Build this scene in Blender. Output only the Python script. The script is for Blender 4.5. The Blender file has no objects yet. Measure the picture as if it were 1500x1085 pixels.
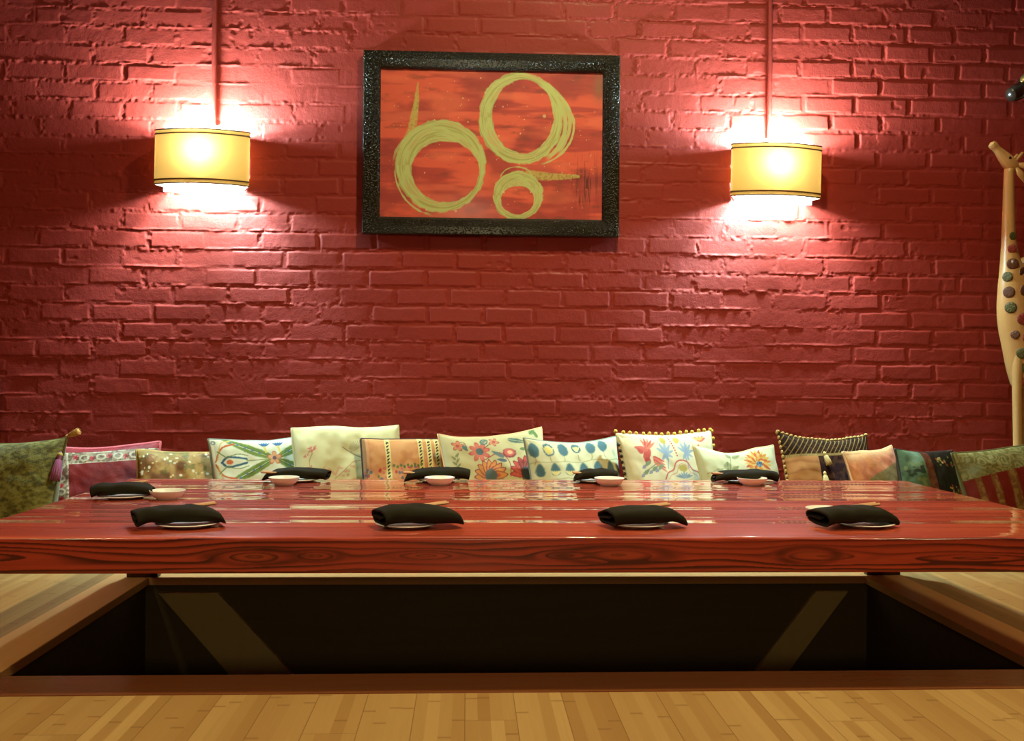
import bpy, bmesh, math, random
import numpy as np
from mathutils import Vector, Matrix, Euler

random.seed(7)
S = bpy.context.scene
COL = S.collection
PI = math.pi

# ------------------------------------------------------------------ camera
cam_d = bpy.data.cameras.new('camera')
cam = bpy.data.objects.new('camera', cam_d)
COL.objects.link(cam)
F_PX = 1420.0
cam_d.sensor_fit = 'HORIZONTAL'
cam_d.sensor_width = 36.0
cam_d.lens = 36.0 * F_PX / 1500.0
yaw, pitch, roll = (math.radians(a) for a in (2.627, 0.268, 0.43))
fw = Vector((math.sin(yaw) * math.cos(pitch), math.cos(yaw) * math.cos(pitch), math.sin(pitch)))
r0 = Vector((math.cos(yaw), -math.sin(yaw), 0.0))
u0 = r0.cross(fw)
rt = math.cos(roll) * r0 + math.sin(roll) * u0
up = -math.sin(roll) * r0 + math.cos(roll) * u0
m4 = Matrix((rt, up, -fw)).transposed().to_4x4()
m4.translation = Vector((0, 0, 0.624))
cam.matrix_world = m4
cam_d.clip_start = 0.05
S.camera = cam

# ------------------------------------------------------------------ world, view, large lights
S.view_settings.view_transform = 'Standard'
S.view_settings.look = 'None'
S.view_settings.exposure = 0.0
S.view_settings.gamma = 1.0
S.view_settings.use_curve_mapping = False
w = bpy.data.worlds.new('world')
S.world = w
w.use_nodes = True
w.node_tree.nodes['Background'].inputs[0].default_value = (1.0, 0.8, 0.55, 1)
w.node_tree.nodes['Background'].inputs[1].default_value = 0.02


def area(name, loc, target, size, energy, color, spread=180.0):
    d = bpy.data.lights.new(name, 'AREA')
    d.shape = 'DISK'
    d.size = size
    d.energy = energy
    d.color = color
    d.spread = math.radians(spread)
    o = bpy.data.objects.new(name, d)
    o.location = loc
    o.rotation_euler = (Vector(target) - Vector(loc)).to_track_quat('-Z', 'Y').to_euler()
    COL.objects.link(o)
    return o


WARM = (1.0, 0.84, 0.46)
area('ceiling_downlight', (0.55, 2.32, 2.98), (0.30, 2.75, 0.0), 0.16, 36.0, WARM, 130.0)
area('room_downlight_left', (-1.9, 0.3, 2.98), (-0.7, 1.4, 0.0), 0.4, 9.5, WARM, 78.0)
area('room_downlight_right', (2.3, 0.3, 2.98), (0.9, 1.4, 0.0), 0.4, 9.5, WARM, 78.0)
area('pit_fill_light', (0.1, -2.4, 1.22), (0.15, 2.9, -0.1), 0.35, 6.5, WARM, 120.0)  # unseen low fill added to brighten the inside of the pit


# ------------------------------------------------------------------ object helpers
def lin(c):
    """sRGB 0..255 triple to linear."""
    out = []
    for v in c[:3]:
        v = v / 255.0
        out.append(v / 12.92 if v <= 0.04045 else ((v + 0.055) / 1.055) ** 2.4)
    return tuple(out)


def link(name, me, mats, parent=None, smooth=True):
    if not isinstance(mats, (list, tuple)):
        mats = [mats]
    for m in mats:
        me.materials.append(m)
    o = bpy.data.objects.new(name, me)
    COL.objects.link(o)
    if parent is not None:
        o.parent = parent
    if smooth:
        me.polygons.foreach_set('use_smooth', [True] * len(me.polygons))
    return o


def obj(name, bm, mats, parent=None, smooth=True, angle=None):
    me = bpy.data.meshes.new(name)
    bmesh.ops.recalc_face_normals(bm, faces=bm.faces[:])
    bm.to_mesh(me)
    bm.free()
    o = link(name, me, mats, parent, smooth)
    if smooth and angle is not None:
        me.set_sharp_from_angle(angle=math.radians(angle))
    return o


def thing(name, label, cat, loc=(0, 0, 0), rot=(0, 0, 0), group=None):
    o = bpy.data.objects.new(name, None)
    o.empty_display_size = 0.05
    COL.objects.link(o)
    o.location = loc
    o.rotation_euler = rot
    return tag(o, label, cat, group)


def tag(o, label, cat, group=None):
    o['label'] = label
    o['category'] = cat
    if group:
        o['group'] = group
    return o


def structure(o):
    o['kind'] = 'structure'
    return o


def add_box(bm, x0, x1, y0, y1, z0, z1, bevel=0.0, seg=2):
    b = bmesh.new()
    vs = [b.verts.new(p) for p in ((x0, y0, z0), (x1, y0, z0), (x1, y1, z0), (x0, y1, z0),
                                   (x0, y0, z1), (x1, y0, z1), (x1, y1, z1), (x0, y1, z1))]
    for f in ((0, 3, 2, 1), (4, 5, 6, 7), (0, 1, 5, 4), (1, 2, 6, 5), (2, 3, 7, 6), (3, 0, 4, 7)):
        b.faces.new([vs[i] for i in f])
    if bevel:
        bmesh.ops.bevel(b, geom=b.edges[:], offset=bevel, segments=seg, affect='EDGES', profile=0.5)
    merge(bm, b)
    return bm


def merge(bm, b, mat=None):
    me = bpy.data.meshes.new('tmp')
    b.to_mesh(me)
    b.free()
    if mat is not None:
        me.transform(mat)
    bm.from_mesh(me)
    bpy.data.meshes.remove(me)


def add_prism(bm, poly, z0, z1):
    """vertical prism from an xy polygon"""
    lo = [bm.verts.new((x, y, z0)) for x, y in poly]
    hi = [bm.verts.new((x, y, z1)) for x, y in poly]
    n = len(poly)
    bm.faces.new(list(reversed(lo)))
    bm.faces.new(hi)
    for i in range(n):
        bm.faces.new((lo[i], lo[(i + 1) % n], hi[(i + 1) % n], hi[i]))


def add_lathe(bm, prof, seg=40, closed=True):
    """prof: list of (r, z); revolved about z. closed joins the last to the first point."""
    rings = []
    for r, z in prof:
        if r < 1e-6:
            rings.append([bm.verts.new((0, 0, z))])
        else:
            rings.append([bm.verts.new((r * math.cos(2 * PI * k / seg), r * math.sin(2 * PI * k / seg), z)) for k in range(seg)])
    n = len(rings)
    for i in range(n if closed else n - 1):
        a, b = rings[i], rings[(i + 1) % n]
        for k in range(seg):
            k2 = (k + 1) % seg
            if len(a) == 1 and len(b) == 1:
                continue
            if len(a) == 1:
                bm.faces.new((a[0], b[k], b[k2]))
            elif len(b) == 1:
                bm.faces.new((a[k], a[k2], b[0]))
            else:
                bm.faces.new((a[k], a[k2], b[k2], b[k]))


def add_sweep(bm, pts, radii, seg=16, ref=(0, 1, 0), closed=False):
    """tube along pts; radii: float or (a, b) per point, a along the side axis, b along ref; rounded ends."""
    pts = [Vector(p) for p in pts]
    n = len(pts)
    ref = Vector(ref)
    rad = [(r, r) if not isinstance(r, (tuple, list)) else r for r in radii]
    rings = []
    for i in range(n):
        if closed:
            t = pts[(i + 1) % n] - pts[i - 1]
        elif i == 0:
            t = pts[1] - pts[0]
        elif i == n - 1:
            t = pts[-1] - pts[-2]
        else:
            t = (pts[i + 1] - pts[i]).normalized() + (pts[i] - pts[i - 1]).normalized()
        t.normalize()
        s = t.cross(ref)
        if s.length < 1e-4:
            s = t.cross(Vector((1, 0.01, 0)))
        s.normalize()
        q = s.cross(t).normalized()
        a, b = rad[i]
        rings.append([bm.verts.new(pts[i] + s * (a * math.cos(2 * PI * k / seg)) + q * (b * math.sin(2 * PI * k / seg))) for k in range(seg)])
    for i in range(n if closed else n - 1):
        a, b = rings[i], rings[(i + 1) % n]
        for k in range(seg):
            k2 = (k + 1) % seg
            bm.faces.new((a[k], a[k2], b[k2], b[k]))
    if not closed:
        for ring, p, q in ((rings[0], pts[0], pts[1]), (rings[-1], pts[-1], pts[-2])):
            d = (p - q).normalized()
            r = min((v.co - p).length for v in ring)
            v = bm.verts.new(p + d * r * 0.45)
            for k in range(seg):
                bm.faces.new((ring[k], ring[(k + 1) % seg], v))


def smooth_path(pts, n=8):
    """Catmull-Rom through tuples of any length."""
    P = [np.array(p, float) for p in pts]
    P = [2 * P[0] - P[1]] + P + [2 * P[-1] - P[-2]]
    out = []
    for i in range(1, len(P) - 2):
        for k in range(n):
            t = k / n
            a, b, c, d = P[i - 1], P[i], P[i + 1], P[i + 2]
            out.append(0.5 * (2 * b + (c - a) * t + (2 * a - 5 * b + 4 * c - d) * t * t + (3 * b - a - 3 * c + d) * t ** 3))
    out.append(P[-2])
    return out


def add_ball(bm, c, r, seg=12, rings=8, sc=(1, 1, 1)):
    b = bmesh.new()
    bmesh.ops.create_uvsphere(b, u_segments=seg, v_segments=rings, radius=r)
    merge(bm, b, Matrix.Translation(c) @ Matrix.Diagonal((*sc, 1)))


def grid_mesh(name, P, wrap_u=False, wrap_v=False):
    """P: (nv, nu, 3) array of points, quads between them."""
    nv, nu = P.shape[:2]
    me = bpy.data.meshes.new(name)
    iu = np.arange(nu if wrap_u else nu - 1)
    iv = np.arange(nv if wrap_v else nv - 1)
    A, B = np.meshgrid(iu, iv)
    A2, B2 = (A + 1) % nu, (B + 1) % nv
    F = np.stack([B * nu + A, B * nu + A2, B2 * nu + A2, B2 * nu + A], -1).reshape(-1)
    nf = len(F) // 4
    me.vertices.add(nu * nv)
    me.vertices.foreach_set('co', P.reshape(-1).astype(np.float32))
    me.loops.add(len(F))
    me.loops.foreach_set('vertex_index', F.astype(np.int32))
    me.polygons.add(nf)
    me.polygons.foreach_set('loop_start', np.arange(0, 4 * nf, 4, dtype=np.int32))
    me.polygons.foreach_set('loop_total', np.full(nf, 4, dtype=np.int32))
    me.update()
    me.validate()
    return me


def set_color(me, rgb, name='dye'):
    """rgb: (nverts, 3) linear"""
    a = me.color_attributes.new(name, 'FLOAT_COLOR', 'POINT')
    d = np.ones((len(me.vertices), 4), np.float32)
    d[:, :3] = rgb
    a.data.foreach_set('color', d.reshape(-1))


# ------------------------------------------------------------------ value noise in numpy
def vnoise(X, Y, seed=0):
    def h(i, j):
        n = (i.astype(np.int64) * 374761393 + j.astype(np.int64) * 668265263 + seed * 974634777) & 0xFFFFFFFF
        n = ((n ^ (n >> 13)) * 1274126177) & 0xFFFFFFFF
        n = n ^ (n >> 16)
        return (n & 0xFFFF) / 65535.0
    i, j = np.floor(X), np.floor(Y)
    fx, fy = X - i, Y - j
    fx, fy = fx * fx * (3 - 2 * fx), fy * fy * (3 - 2 * fy)
    return (h(i, j) * (1 - fx) + h(i + 1, j) * fx) * (1 - fy) + (h(i, j + 1) * (1 - fx) + h(i + 1, j + 1) * fx) * fy


def fbm(X, Y, seed=0, o=4):
    s, a, t = 0.0, 1.0, 0.0
    for k in range(o):
        s = s + a * vnoise(X * 2 ** k, Y * 2 ** k, seed + k * 17)
        t += a
        a *= 0.5
    return s / t


def sstep(a, b, x):
    t = np.clip((x - a) / (b - a), 0, 1)
    return t * t * (3 - 2 * t)


# ------------------------------------------------------------------ materials
class NT:
    def __init__(self, name):
        self.m = bpy.data.materials.new(name)
        self.m.use_nodes = True
        self.t = self.m.node_tree
        self.b = self.t.nodes['Principled BSDF']
        self.out = self.t.nodes['Material Output']

    def n(self, typ, **kw):
        x = self.t.nodes.new(typ)
        for k, v in kw.items():
            if k.startswith('i_'):
                key = k[2:]
                key = int(key) if key.isdigit() else key.replace('_', ' ')
                if isinstance(v, bpy.types.NodeSocket):
                    self.t.links.new(v, x.inputs[key])
                else:
                    x.inputs[key].default_value = v
            else:
                setattr(x, k, v)
        return x

    def math(self, op, a, b=None, c=None, clamp=False):
        x = self.t.nodes.new('ShaderNodeMath')
        x.operation = op
        x.use_clamp = clamp
        for i, v in enumerate((a, b, c)):
            if v is None:
                continue
            if isinstance(v, bpy.types.NodeSocket):
                self.t.links.new(v, x.inputs[i])
            else:
                x.inputs[i].default_value = v
        return x.outputs[0]

    def mix(self, fac, a, b, blend='MIX'):
        x = self.t.nodes.new('ShaderNodeMix')
        x.data_type = 'RGBA'
        x.blend_type = blend
        for i, v in ((0, fac), (6, a), (7, b)):
            if isinstance(v, bpy.types.NodeSocket):
                self.t.links.new(v, x.inputs[i])
            elif i == 0:
                x.inputs[0].default_value = v
            else:
                x.inputs[i].default_value = (*v[:3], 1)
        return x.outputs[2]

    def coord(self, kind='Object', scale=(1, 1, 1)):
        tc = self.n('ShaderNodeTexCoord')
        mp = self.n('ShaderNodeMapping', i_Vector=tc.outputs[kind])
        mp.inputs['Scale'].default_value = scale
        return mp.outputs[0]

    def noise(self, scale, detail=3.0, vec=None, rough=0.5, dist=0.0):
        x = self.n('ShaderNodeTexNoise', i_Scale=scale, i_Detail=detail, i_Roughness=rough, i_Distortion=dist)
        if vec is not None:
            self.t.links.new(vec, x.inputs['Vector'])
        return x.outputs['Fac']

    def ramp(self, fac, stops):
        x = self.n('ShaderNodeValToRGB', i_Fac=fac)
        cr = x.color_ramp
        while len(cr.elements) < len(stops):
            cr.elements.new(0.5)
        for e, (p, c) in zip(cr.elements, stops):
            e.position = p
            e.color = (*c[:3], 1)
        return x.outputs[0]

    def bump(self, height, strength=0.3, dist=0.01):
        x = self.n('ShaderNodeBump', i_Height=height, i_Strength=strength, i_Distance=dist)
        self.t.links.new(x.outputs[0], self.b.inputs['Normal'])
        return x.outputs[0]

    def set(self, **kw):
        for k, v in kw.items():
            s = self.b.inputs[k.replace('_', ' ')]
            if isinstance(v, bpy.types.NodeSocket):
                self.t.links.new(v, s)
            else:
                s.default_value = (*v, 1) if isinstance(v, tuple) and len(v) == 3 else v
        return self


def simple(name, color, rough=0.5, var=0.15, nscale=20.0, bump=0.0, bscale=80.0, bdist=0.002, vec_scale=(1, 1, 1), **kw):
    t = NT(name)
    v = t.coord('Object', vec_scale)
    nz = t.noise(nscale, 4, v)
    c = t.mix(nz, tuple(x * (1 - var) for x in color), tuple(x * (1 + var) for x in color))
    t.set(Base_Color=c, Roughness=rough, **kw)
    if bump:
        t.bump(t.noise(bscale, 3, v), bump, bdist)
    return t.m


def wall_paint():
    t = NT('red gloss paint on brick')
    v = t.coord()
    c = t.mix(t.noise(3.0, 4, v), (0.225, 0.0130, 0.0052), (0.285, 0.0172, 0.0072))
    t.set(Base_Color=c, Roughness=0.68, Specular_IOR_Level=0.45, Coat_Weight=0.06, Coat_Roughness=0.28)
    h = t.math('ADD', t.noise(260, 3, v), t.math('MULTIPLY', t.noise(60, 3, v), 1.2))
    t.bump(h, 0.28, 0.0022)
    return t.m


M_WALL = wall_paint()
M_PLAINWALL = simple('red wall plaster', (0.25, 0.03, 0.02), 0.6, 0.1, 4, 0.1)
M_CEIL = simple('painted ceiling', (0.25, 0.19, 0.12), 0.9, 0.1, 3)


def bamboo():
    t = NT('bamboo strip flooring')
    tc = t.n('ShaderNodeTexCoord')
    sp = t.n('ShaderNodeSeparateXYZ', i_Vector=tc.outputs['Object'])
    X, Y = sp.outputs[0], sp.outputs[1]
    STRIP, PLANK = 0.0235, 0.094

    def rnd(a, b=0.0):
        cv = t.n('ShaderNodeCombineXYZ', i_X=a, i_Y=b)
        return t.n('ShaderNodeTexWhiteNoise', i_Vector=cv.outputs[0]).outputs['Value']
    sid = t.math('FLOOR', t.math('DIVIDE', X, STRIP))
    pid = t.math('FLOOR', t.math('DIVIDE', X, PLANK))
    prow = t.math('FLOOR', t.math('ADD', t.math('DIVIDE', Y, 1.3), t.math('MULTIPLY', rnd(pid, 3.3), 5.0)))
    pr = rnd(pid, prow)
    sr = rnd(sid, prow)
    # nodes of the bamboo: short dark dashes across a strip
    ty = t.math('FRACT', t.math('ADD', t.math('DIVIDE', Y, 0.21), t.math('MULTIPLY', sr, 9.0)))
    d = t.math('ABSOLUTE', t.math('SUBTRACT', ty, 0.5))
    node = t.math('SUBTRACT', 1.0, t.math('DIVIDE', d, 0.03), clamp=True)
    node = t.math('MULTIPLY', node, t.math('GREATER_THAN', rnd(sid, t.math('FLOOR', t.math('ADD', t.math('DIVIDE', Y, 0.21), t.math('MULTIPLY', sr, 9.0)))), 0.35))
    base = t.mix(sr, (0.36, 0.195, 0.058), (0.52, 0.325, 0.115))
    base = t.mix(t.math('MULTIPLY', pr, 0.40), base, (0.30, 0.135, 0.034))
    gv = t.n('ShaderNodeMapping', i_Vector=tc.outputs['Object'])
    gv.inputs['Scale'].default_value = (160, 5, 1)
    grain = t.noise(1.0, 3, gv.outputs[0])
    base = t.mix(t.math('MULTIPLY', grain, 0.35), base, (0.26, 0.13, 0.04))
    base = t.mix(t.math('MULTIPLY', node, 0.55), base, (0.16, 0.065, 0.015))
    fx = t.math('FRACT', t.math('DIVIDE', X, PLANK))
    seam = t.math('LESS_THAN', t.math('MINIMUM', fx, t.math('SUBTRACT', 1.0, fx)), 0.010)
    fy = t.math('FRACT', t.math('ADD', t.math('DIVIDE', Y, 1.3), t.math('MULTIPLY', rnd(pid, 3.3), 5.0)))
    seam = t.math('MAXIMUM', seam, t.math('LESS_THAN', fy, 0.0016))
    base = t.mix(t.math('MULTIPLY', seam, 0.6), base, (0.16, 0.07, 0.02))
    t.set(Base_Color=base, Roughness=0.5, Specular_IOR_Level=0.25)
    t.bump(t.math('SUBTRACT', grain, t.math('MULTIPLY', seam, 4.0)), 0.1, 0.001)
    return t.m


M_BAMBOO = bamboo()


def plank(name, c1, c2, rough=0.3, scale=(3, 60, 60), spec=0.5, coat=0.0):
    t = NT(name)
    v = t.coord('Object', scale)
    g = t.noise(1.0, 5, v, 0.6, 0.4)
    t.set(Base_Color=t.mix(g, c1, c2), Roughness=rough, Specular_IOR_Level=spec, Coat_Weight=coat, Coat_Roughness=0.06)
    t.bump(g, 0.08, 0.001)
    return t.m


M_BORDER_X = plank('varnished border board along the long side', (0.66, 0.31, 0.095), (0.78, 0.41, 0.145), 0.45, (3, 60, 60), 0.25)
M_BORDER_NEAR_SHADED = plank('varnished near board with shade in its red-brown', (0.17, 0.048, 0.014), (0.24, 0.072, 0.022), 0.22, (3, 60, 60))  # the table's shade and red reflection are put into this darker colour
M_BORDER_Y = plank('varnished border board along the short side', (0.66, 0.31, 0.095), (0.78, 0.41, 0.145), 0.45, (60, 3, 60), 0.25)
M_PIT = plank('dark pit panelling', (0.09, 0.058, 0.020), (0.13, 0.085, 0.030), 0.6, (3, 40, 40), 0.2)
M_SLANTED_STRIP = plank('brown pit strip', (0.40, 0.29, 0.10), (0.48, 0.34, 0.125), 0.6, (40, 3, 3), 0.2)
M_DARKWOOD = plank('dark stained leg wood', (0.030, 0.008, 0.004), (0.055, 0.014, 0.006), 0.45, (40, 40, 3))

# ------------------------------------------------------------------ room shell
WY = 3.62                      # back wall plane
RX0, RX1, RY0, RZ = -2.6, 3.1, -2.6, 3.02


def brick_wall():
    xs = np.concatenate([np.arange(RX0 - 0.12, -1.95, 0.02), np.arange(-1.95, 2.35, 0.0034), np.arange(2.35, RX1 + 0.13, 0.02)])
    zs = np.concatenate([np.arange(-0.05, 0.26, 0.012), np.arange(0.26, 2.10, 0.0034), np.arange(2.10, RZ + 0.06, 0.014)])
    X, Z = np.meshgrid(xs, zs)
    CH, BW = 0.0677, 0.2032
    # wandering courses
    Zw = Z + 0.0045 * (fbm(X * 2.2, Z * 3, 3, 3) - 0.5) * 2 + 0.0022 * (fbm(X * 14, Z * 9, 13, 2) - 0.5) * 2
    Xw = X + 0.005 * (fbm(X * 10, Z * 15, 5, 3) - 0.5) * 2
    q = (Zw - (0.776 + 0.5 * CH)) / CH
    row = np.floor(q)
    fz = (q - row) * CH                                  # 0..CH
    # the course whose top line is z=1.077 has joints at -1.481 + k*BW, the next is half a brick over
    off = np.where(np.mod(row, 2) == 1, -1.481, -1.481 + 0.5 * BW)
    rj = np.random.RandomState(4).uniform(-0.012, 0.012, 200)
    ri = (row + 60).astype(int) % 200
    s = (Xw - off - rj[ri]) / BW
    k = np.floor(s)

    def hj(kk, rr, sd):
        n = (kk.astype(np.int64) * 73856093) ^ (rr.astype(np.int64) * 19349663) ^ (sd * 83492791)
        n = (n * 2654435761) & 0xFFFFFFFF
        return ((n >> 8) & 0xFFFF) / 65535.0
    # each joint is shifted a little by itself
    jl = (hj(k, row, 1) - 0.5) * 0.024
    jr = (hj(k + 1, row, 1) - 0.5) * 0.024
    fx = (s - k) * BW
    dl = fx - jl
    dr = BW + jr - fx
    inl = dl < 0
    inr = dr < 0
    kb = k - inl + inr
    dx = np.minimum(np.abs(dl), np.abs(dr))
    dz = np.minimum(fz, CH - fz)
    # per-edge mortar half width
    hx = 0.0042 + 0.0022 * hj(kb, row, 7) + 0.0022 * (fbm(X * 50, Z * 50, 8, 2) - 0.5) * 2
    hz = 0.0048 + 0.0028 * (fbm(X * 16, Z * 16, 9, 3) - 0.5) * 2
    ex = sstep(0, 0.0075, dx - hx)
    ez = sstep(0, 0.0055, dz - hz)
    face = ex * ez
    depth = 0.0004 + 0.0024 * sstep(.35, .75, fbm(X * 1.7, Z * 2.3, 21, 3))
    br = (hj(kb, row, 11) - 0.5) * 0.0022
    tz = (fz / CH - 0.5) * (hj(kb, row, 12) - 0.5) * 0.0030
    tx = (fx / BW - 0.5) * (hj(kb, row, 15) - 0.5) * 0.0024
    mort = -depth + 0.0026 * (fbm(X * 70, Z * 70, 31, 3) - 0.5) * 2 * sstep(0.25, 0.6, fbm(X * 5, Z * 7, 33, 2))
    h = face * (br + tz + tx + 0.0010 * (fbm(X * 24, Z * 24, 41, 3) - 0.5)) + (1 - face) * mort
    # squeezed-out mortar beads along some bed joints, and chipped spots
    bead = np.exp(-((fz - 0.002 - .003 * (fbm(X * 30, Z * 8, 57, 2) - .5)) / 0.0045) ** 2) * sstep(0.42, 0.66, fbm(X * 9, row * 3.7, 51, 4)) * (.35 + 1.3 * fbm(X * 60, Z * 60, 53, 2))
    h = h + bead * 0.0021
    chip = sstep(0.80, 0.86, fbm(X * 26, Z * 26, 61, 2)) * sstep(0.45, 0.6, vnoise(X * 3, Z * 3, 63))
    h = h - chip * 0.0015
    # slow waviness of old masonry
    h = h + 0.003 * (fbm(X * 0.9, Z * 0.9, 71, 2) - 0.5)
    P = np.stack([X, WY - h, Z], -1)
    me = grid_mesh('wall_back', P)
    o = link('wall_back', me, M_WALL)
    structure(o)


brick_wall()

# pit and floor dimensions
PX0, PX1, PY0, PY1, PD = -0.960, 1.248, 2.030, 2.985, 0.46
BWD = 0.125
OX0, OX1, OY0, OY1 = PX0 - BWD, PX1 + BWD, PY0 - BWD, PY1 + BWD


def floor_ring():
    bm = bmesh.new()
    a = [(RX0, RY0), (RX1, RY0), (RX1, WY + 0.02), (RX0, WY + 0.02)]
    b = [(OX0, OY0), (OX1, OY0), (OX1, OY1), (OX0, OY1)]
    for i in range(4):
        j = (i + 1) % 4
        add_prism(bm, [a[i], a[j], b[j], b[i]], -0.05, 0.0)
    structure(obj('floor', bm, M_BAMBOO, smooth=False))


floor_ring()


def border(name, poly, mat):
    bm = bmesh.new()
    add_prism(bm, poly, -0.020, 0.0015)
    bmesh.ops.bevel(bm, geom=[e for e in bm.edges if all(v.co.z > 0 for v in e.verts)], offset=0.0012, segments=2, affect='EDGES')
    structure(obj(name, bm, mat, smooth=False))


G = 0.0006
border('trim_1', [(OX0 + G, OY0), (OX1 - G, OY0), (PX1, PY0 - G), (PX0, PY0 - G)], M_BORDER_NEAR_SHADED)
border('trim_2', [(OX0 + G, OY1), (PX0, PY1 + G), (PX1, PY1 + G), (OX1 - G, OY1)], M_BORDER_X)
border('trim_3', [(OX0, OY0 + G), (PX0 - G, PY0), (PX0 - G, PY1), (OX0, OY1 - G)], M_BORDER_Y)
border('trim_4', [(OX1, OY0 + G), (OX1, OY1 - G), (PX1 + G, PY1), (PX1 + G, PY0)], M_BORDER_Y)


def slab(name, x0, x1, y0, y1, z0, z1, mat):
    bm = bmesh.new()
    add_box(bm, x0, x1, y0, y1, z0, z1)
    return structure(obj(name, bm, mat, smooth=False))


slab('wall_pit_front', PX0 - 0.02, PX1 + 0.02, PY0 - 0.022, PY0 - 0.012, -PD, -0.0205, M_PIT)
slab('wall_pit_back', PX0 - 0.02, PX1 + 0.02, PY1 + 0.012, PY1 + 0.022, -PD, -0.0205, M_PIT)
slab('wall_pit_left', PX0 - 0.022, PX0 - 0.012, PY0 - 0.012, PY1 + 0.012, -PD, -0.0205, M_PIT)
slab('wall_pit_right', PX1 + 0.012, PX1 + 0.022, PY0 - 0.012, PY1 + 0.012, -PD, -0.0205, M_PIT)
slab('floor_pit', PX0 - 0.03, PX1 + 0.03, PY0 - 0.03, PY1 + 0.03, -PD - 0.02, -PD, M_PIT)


def slanted_strip(name, top, bot, z0, z1):
    """slanted brown strip lying flat on the back of the pit"""
    bm = bmesh.new()
    y0, y1 = PY1 - 0.006, PY1 + 0.0119
    c = [(top[0], z0), (top[1], z0), (bot[1], z1), (bot[0], z1)]
    a = [bm.verts.new((x, y0, z)) for x, z in c]
    b = [bm.verts.new((x, y1, z)) for x, z in c]
    bm.faces.new(a)
    bm.faces.new(list(reversed(b)))
    for i in range(4):
        j = (i + 1) % 4
        bm.faces.new((a[i], b[i], b[j], a[j]))
    bmesh.ops.bevel(bm, geom=bm.edges[:], offset=0.002, segments=1, affect='EDGES')
    structure(obj(name, bm, M_SLANTED_STRIP, smooth=False))


slanted_strip('trim_5', (-0.930, -0.752), (-0.570, -0.370), -0.043, -PD)
slanted_strip('trim_6', (1.090, 1.195), (0.770, 0.880), -0.043, -PD)

slab('wall_left', RX0 - 0.1, RX0, RY0, WY + 0.05, 0, RZ, M_PLAINWALL)
slab('wall_right', RX1, RX1 + 0.1, RY0, WY + 0.05, 0, RZ, M_PLAINWALL)
slab('wall_front', RX0 - 0.1, RX1 + 0.1, RY0 - 0.1, RY0, 0, RZ, M_PLAINWALL)
slab('ceiling', RX0 - 0.1, RX1 + 0.1, RY0 - 0.1, WY + 0.05, RZ, RZ + 0.08, M_CEIL)
# low panel that closes the seating corner on the left
M_PANEL = plank('dark red panel', (0.05, 0.008, 0.005), (0.075, 0.012, 0.008), 0.5, (3, 3, 40))
slab('wall_corner', -1.80, -1.698, 3.30, WY - 0.012, 0.0, 0.605, M_PANEL)

# ------------------------------------------------------------------ table
TX0, TX1, TY0, TY1, TZ0, TZ1 = -1.030, 1.392, 1.955, 3.035, 0.224, 0.297


def table_top_material():
    t = NT('red stained table top under gloss varnish')
    tc = t.n('ShaderNodeTexCoord')

    def nz(sc, scale, detail=3.0, dist=0.0):
        mp = t.n('ShaderNodeMapping', i_Vector=tc.outputs['Object'])
        mp.inputs['Scale'].default_value = sc
        return t.noise(scale, detail, mp.outputs[0], 0.6, dist)
    g1 = nz((0.7, 45, 1), 1.0, 4, 0.3)
    g2 = nz((2.5, 190, 1), 1.0, 3)
    g3 = nz((0.25, 9, 1), 1.0, 2)
    g = t.math('ADD', t.math('MULTIPLY', g1, 0.5), t.math('ADD', t.math('MULTIPLY', g2, 0.28), t.math('MULTIPLY', g3, 0.22)))
    c = t.ramp(g, [(0.34, (0.12, 0.012, 0.006)), (0.45, (0.36, 0.042, 0.014)), (0.54, (0.50, 0.066, 0.022)), (0.66, (0.64, 0.13, 0.045))])
    t.set(Base_Color=c, Roughness=0.5, Coat_Weight=1.0, Coat_Roughness=0.02, Coat_IOR=1.5, Specular_IOR_Level=0.3)
    # the planed strips of the top each lie at a slightly different tilt
    sp = t.n('ShaderNodeSeparateXYZ', i_Vector=tc.outputs['Object'])
    yw = t.math('ADD', sp.outputs[1], t.math('MULTIPLY', nz((0.5, 3, 1), 1.0, 2), 0.02))

    def strips(wd, amp, seed):
        q = t.math('DIVIDE', yw, wd)
        i = t.math('FLOOR', q)
        cv = t.n('ShaderNodeCombineXYZ', i_X=i, i_Y=seed)
        rn = t.n('ShaderNodeTexWhiteNoise', i_Vector=cv.outputs[0]).outputs['Value']
        return t.math('MULTIPLY', t.math('MULTIPLY', t.math('SUBTRACT', rn, 0.5), t.math('SUBTRACT', t.math('SUBTRACT', q, i), 0.5)), wd * amp)
    h = t.math('ADD', strips(0.043, 0.085, 1.7), strips(0.0165, 0.06, 5.1))
    h = t.math('ADD', h, t.math('MULTIPLY', nz((0.6, 60, 1), 1.0, 1), 0.00012))
    b = t.n('ShaderNodeBump', i_Height=h, i_Strength=1.0, i_Distance=1.0)
    t.t.links.new(b.outputs[0], t.b.inputs['Normal'])
    t.t.links.new(b.outputs[0], t.b.inputs['Coat Normal'])
    return t.m


def grain_material():
    t = NT('red stained end boards with dark grain')
    a = t.n('ShaderNodeVertexColor', layer_name='dye')
    v = t.coord('Object', (6, 6, 240))
    f = t.noise(1.0, 3, v)
    c = t.mix(t.math('MULTIPLY', f, 0.45), a.outputs[0], (0.10, 0.012, 0.005))
    t.set(Base_Color=c, Roughness=0.36, Coat_Weight=0.5, Coat_Roughness=0.12, Specular_IOR_Level=0.3)
    t.bump(f, 0.08, 0.001)
    return t.m


M_TTOP = table_top_material()
M_TFRONT = grain_material()


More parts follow.
